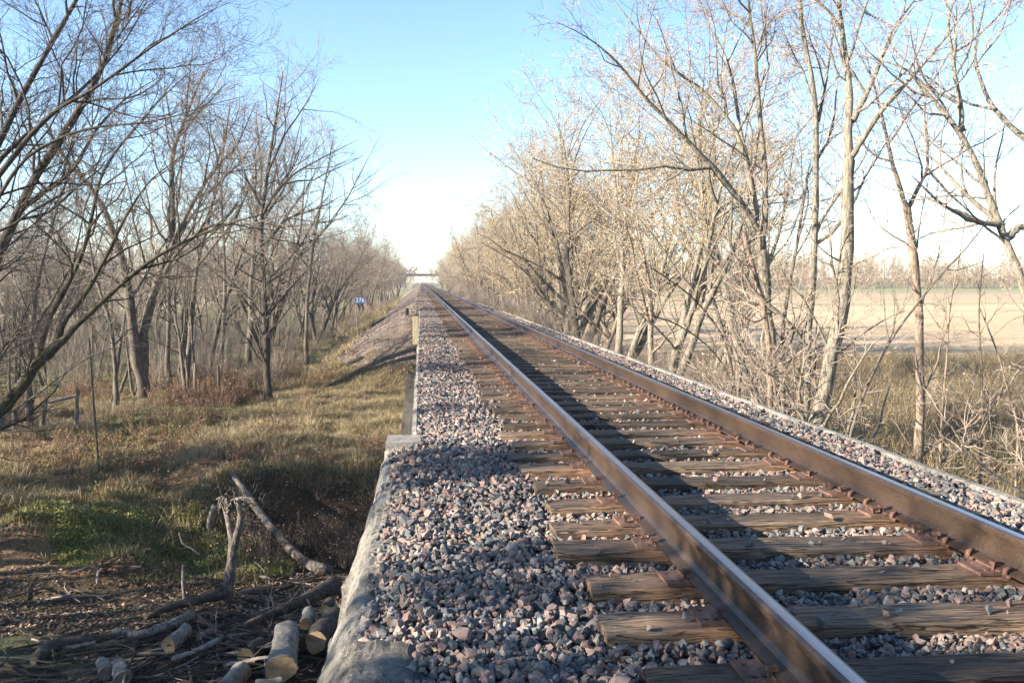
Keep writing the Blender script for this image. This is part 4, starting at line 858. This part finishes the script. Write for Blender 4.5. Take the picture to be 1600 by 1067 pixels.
def limb(name, label, paths, mat, cat='branch', group=None, lv=None):
    b = MB(); base = None; Ps = []
    for P, r0, r1 in paths:
        P = np.array(P); base = P[0].copy() if base is None else base; Q = resample(P-base, 14); b.tube(Q, np.linspace(r0, r1, 14)*(1+.08*rng.normal(size=14)), 8); Ps.append((Q, np.linspace(r0, r1, 14)))
    if lv:
        P_1 = np.stack([p for p, r in Ps]); R_1 = np.stack([r for p, r in Ps])
        for N, Lm, w_ in lv: P_1, R_1 = grow(P_1, R_1, N, Lm, .1, 55, .0, w_, 4, rmin=.004, lk=.02); V, Q = tube_arrays(P_1, R_1, 4); b.add(V, [Q])
    return tag(b.build(name, mat, loc=base, smooth=True), label, cat, group)
z_ = lambda px, py, z: atz(px, py, z)
limb('fallen_trunk', 'long curved grey trunk leaning from the bank top down to the creek bed', [([hit(364, 742, .75), hit(384, 770, .65), hit(405, 800, .55), hit(440, 845, .4), hit(475, 878, .25), hit(500, 890, .15), hit(518, 892, .1)], .075, .125)], M['driftbark'], 'log')
limb('tree_snag', 'upright forked dead snag with tangled roots on top, rising from the creek bed', [([at(353, 940, 19.4), at(358, 905, 19.4), at(365, 860, 19.4), at(362, 835, 19.4), at(356, 808, 19.5), at(350, 785, 19.6)], .13, .06), ([at(364, 858, 19.4), at(372, 830, 19.35), at(377, 805, 19.3), at(372, 782, 19.3)], .085, .05),
     ([at(356, 800, 19.5), at(365, 780, 19.4), at(382, 776, 19.3), at(395, 790, 19.2)], .04, .015), ([at(360, 790, 19.5), at(348, 775, 19.6), at(338, 780, 19.6)], .04, .015)]+[([at(358+6*math.cos(q_*1.3), 797, 19.5), at(364+22*math.cos(q_*2.4), 786-10*math.sin(q_*1.1)**2, 19.5+.25*math.sin(q_*2.4)), at(364+30*math.cos(q_*2.4)+6, 790+12*math.sin(q_*3.7), 19.5+.4*math.sin(q_*2.4))], .03, .008) for q_ in range(16)], M['driftbark'], 'snag', lv=[(16, .5, .3), (60, .3, .35)])
limb('broken_trunk', 'short broken grey stub leaning left of the dead snag', [([hit(326, 832), hit(326, 832)+np.array([.04, .02, .35]), hit(326, 832)+np.array([.14, .05, .68])], .06, .075)], M['dead_wood'], 'log')
limb('dead_branch', 'pale crooked branch hooked over the green bank left of the snag', [([hit(280, 832, .3), hit(285, 850, .25), hit(300, 856, .25), hit(315, 868, .05)], .02, .035)], M['dead_wood'], lv=[(6, .25, .2)])
limb('dead_branch', 'thin upright stake standing in the mud left of the snag', [([hit(289, 937), hit(289, 937)+np.array([-.03, 0, .4]), hit(289, 937)+np.array([-.01, 0, .75])], .045, .035)], M['dead_wood'])
limb('driftwood_log', 'large dark driftwood log lying diagonally behind the cut logs', [([z_(383, 978, -5.0), z_(420, 960, -4.95), z_(460, 945, -4.9), z_(525, 912, -4.85)], .06, .18)], M['log_dark'], 'log', 'driftwood in the creek bed', lv=[(6, .8, .2)])
limb('driftwood_log', 'long smooth dark driftwood log running left from the foot of the snag', [([z_(228, 965, -5.1), z_(270, 945, -5.05), z_(310, 938, -5.0), z_(350, 925, -5.0)], .05, .13)], M['log_dark'], 'log', 'driftwood in the creek bed')
limb('driftwood_log', 'pale driftwood limb lying just above the short round log', [([z_(180, 985, -5.1), z_(220, 992, -5.05), z_(262, 978, -5.0), z_(300, 962, -5.0)], .06, .10)], M['dead_wood'], 'log', 'driftwood in the creek bed', lv=[(8, .6, .25)])
limb('driftwood_log', 'dark curved limb at the left end of the driftwood pile', [([z_(58, 1030, -5.2), z_(75, 1010, -5.15), z_(105, 1002, -5.1), z_(190, 993, -5.1)], .14, .05)], M['log_dark'], 'log', 'driftwood in the creek bed', lv=[(10, .7, .25)])
limb('driftwood_log', 'pale stick crossing the open mud above the pair of short logs', [([z_(50, 998, -5.2), z_(110, 1012, -5.15), z_(150, 1003, -5.1)], .02, .04)], M['dead_wood'], 'stick', 'driftwood in the creek bed', lv=[(6, .5, .25)])
limb('driftwood_log', 'pale stick leaning on the reddish stump piece', [([z_(268, 1030, -5.05), z_(310, 1015, -4.95), z_(345, 998, -4.8)], .05, .05)], M['bark_log'], 'stick', 'driftwood in the creek bed', lv=[(4, .5, .25)])
limb('driftwood_log', 'thin forked stick standing at the bottom edge beside the short log pair', [([z_(190, 1080, -5.1), z_(200, 1040, -4.9), z_(213, 1018, -4.6)], .035, .02)], M['log_dark'], 'stick', 'driftwood in the creek bed')
# sticks and twigs of the pile: uncountable debris
n = 900; x = np.concatenate([rng.normal(-3.2, 1.3, n*2//3), rng.uniform(-9, -.6, n//3)]); y = np.concatenate([rng.normal(16.8, 1.5, n*2//3), rng.uniform(14.5, 21, n//3)])
pile = np.exp(-((x+2.6)**2/2.2+(y-16.2)**2/3))
z = H(x, y)+.03+rng.random(n)*pile*.35; a_ = rng.uniform(0, 6.28, n); Ls = rng.uniform(.3, 1.5, n); D = norm(np.stack([np.cos(a_), np.sin(a_)*.7, rng.normal(0, .13, n)], -1)); P = [np.stack([x, y, z], -1)]
for i in range(4): D = norm(D+rng.normal(size=D.shape)*np.array([.16, .16, .08])); P.append(P[-1]+D*(Ls/4)[:, None])
P = np.stack(P, 1); R = (rng.uniform(.008, .03, n)*np.clip(Ls, .5, 1.2))[:, None]*np.array([1, .9, .75, .6, .4]); V, Q = tube_arrays(P, R, 5)
P1, R1 = grow(P, R, 2200, .3, .1, 50, 0, .2, 3, rmin=.003, lk=.02); V1, Q1 = tube_arrays(P1, R1, 3)
M['stick'] = island('stick', [(0, (.03, .024, .02)), (.55, (.075, .06, .048)), (.88, (.15, .125, .10)), (1, (.30, .26, .22))])
tag(link('driftwood_sticks', raw('driftwood_sticks', np.concatenate([V, V1]), [np.concatenate([Q, Q1+len(V)])], False, (M['stick'],))), 'tangle of broken sticks and twigs piled over the creek bed', 'sticks', kind='stuff')

n = 320; y = 14+rng.random(n)*22; x = 6+rng.random(n)*(4+.5*y); z = H(x, y)+.05+.25*rng.random(n)**2; a_ = rng.uniform(0, 6.28, n); Ls = rng.uniform(.3, 2.2, n); D = norm(np.stack([np.cos(a_), np.sin(a_), rng.normal(.05, .15, n)], -1)); P = [np.stack([x, y, z], -1)]
for i in range(4): D = norm(D+rng.normal(size=D.shape)*.14); P.append(P[-1]+D*(Ls/4)[:, None])
P = np.stack(P, 1); R = (rng.uniform(.007, .024, n)*np.clip(Ls, .4, 1.3))[:, None]*np.array([1, .9, .75, .6, .4]); V, Q = tube_arrays(P, R, 5)
P1, R1 = grow(P, R, 1500, .4, .1, 50, 0, .2, 3, rmin=.003, lk=.02); V1, Q1 = tube_arrays(P1, R1, 3)
tag(link('fallen_sticks', raw('fallen_sticks', np.concatenate([V, V1]), [np.concatenate([Q, Q1+len(V)])], False, (M['log_dark'],))), 'fallen sticks strewn through the weeds right of the bridge', 'sticks', kind='stuff')
limb('dead_branch', 'long pale dead branch lying down the bank behind the right ballast edge', [([hit(1330, 612, .3), hit(1345, 635, .25), hit(1385, 665, .2), hit(1440, 690, .15)], .045, .02)], M['dead_wood'], lv=[(8, .7, .2)])
limb('dead_branch', 'bent bleached branch low in the weeds near the right edge', [([hit(1520, 590, .5), hit(1540, 610, .4), hit(1560, 640, .2), hit(1572, 655, .1)], .03, .05)], M['dead_wood'], lv=[(5, .5, .2)])
# ------------------------------------------------------------------ old fence posts
def post(name, q0, q1, Y, r, lab, mat='old_post', grp='old fence posts'):
    A = at(*q0, Y); B = at(*q1, Y); A[2] = min(A[2], float(H(A[0], A[1]))-.2); b = MB(); Q_ = np.array([(B-A)*k_ for k_ in (0, .25, .5, .75, 1)]); Q_[1:4] += rng.normal(0, r*.15, (3, 3)); b.tube(Q_, [r*1.1, r*1.02, r, r*.9, r*.8], 9)
    tag(b.build(name, M[mat], loc=A), lab, 'post', grp)
post('fence_post', (62, 662), (72, 622), 36, .085, 'leaning wooden fence post at the left end of the short rail')
post('fence_post', (117, 648), (121, 609), 36, .085, 'upright wooden fence post at the right end of the short rail')
post('fence_post', (22, 668), (22, 640), 35, .10, 'dark short fence post in front of the rough trunk at far left', 'timber_dark')
post('fence_post', (304, 598), (305, 567), 44, .075, 'small grey fence post by the green grass near the slender trunks')
post('fence_post', (342, 596), (341, 572), 45, .08, 'small dark fence post beside the reddish brush', 'timber_dark')
post('wooden_stake', (152, 655), (139, 528), 30, .035, 'tall thin crooked stake propping the bleached fallen branch', 'timber_dark', None)
A = at(76, 628, 36); B = at(119, 618, 36); b = MB(); b.tube([A-A, B-A], [.07, .06], 8)
tag(b.build('fence_rail', M['dead_wood'], loc=A), 'short wooden rail joining the two leaning fence posts', 'rail')

# ------------------------------------------------------------------ air
m = bpy.data.materials.new('haze'); m.use_nodes = True; t = m.node_tree; t.nodes.clear(); o_ = t.nodes.new('ShaderNodeOutputMaterial'); pv = t.nodes.new('ShaderNodeVolumePrincipled')
pv.inputs['Density'].default_value = .00018; pv.inputs['Color'].default_value = (.92, .95, 1, 1); pv.inputs['Anisotropy'].default_value = .2; t.links.new(pv.outputs[0], o_.inputs['Volume'])
b = MB(); b.box((-1700, -600, -9), (1800, 2800, 40)); tag(b.build('haze', m), 'thin pale air softening the far trees', 'haze', kind='stuff')
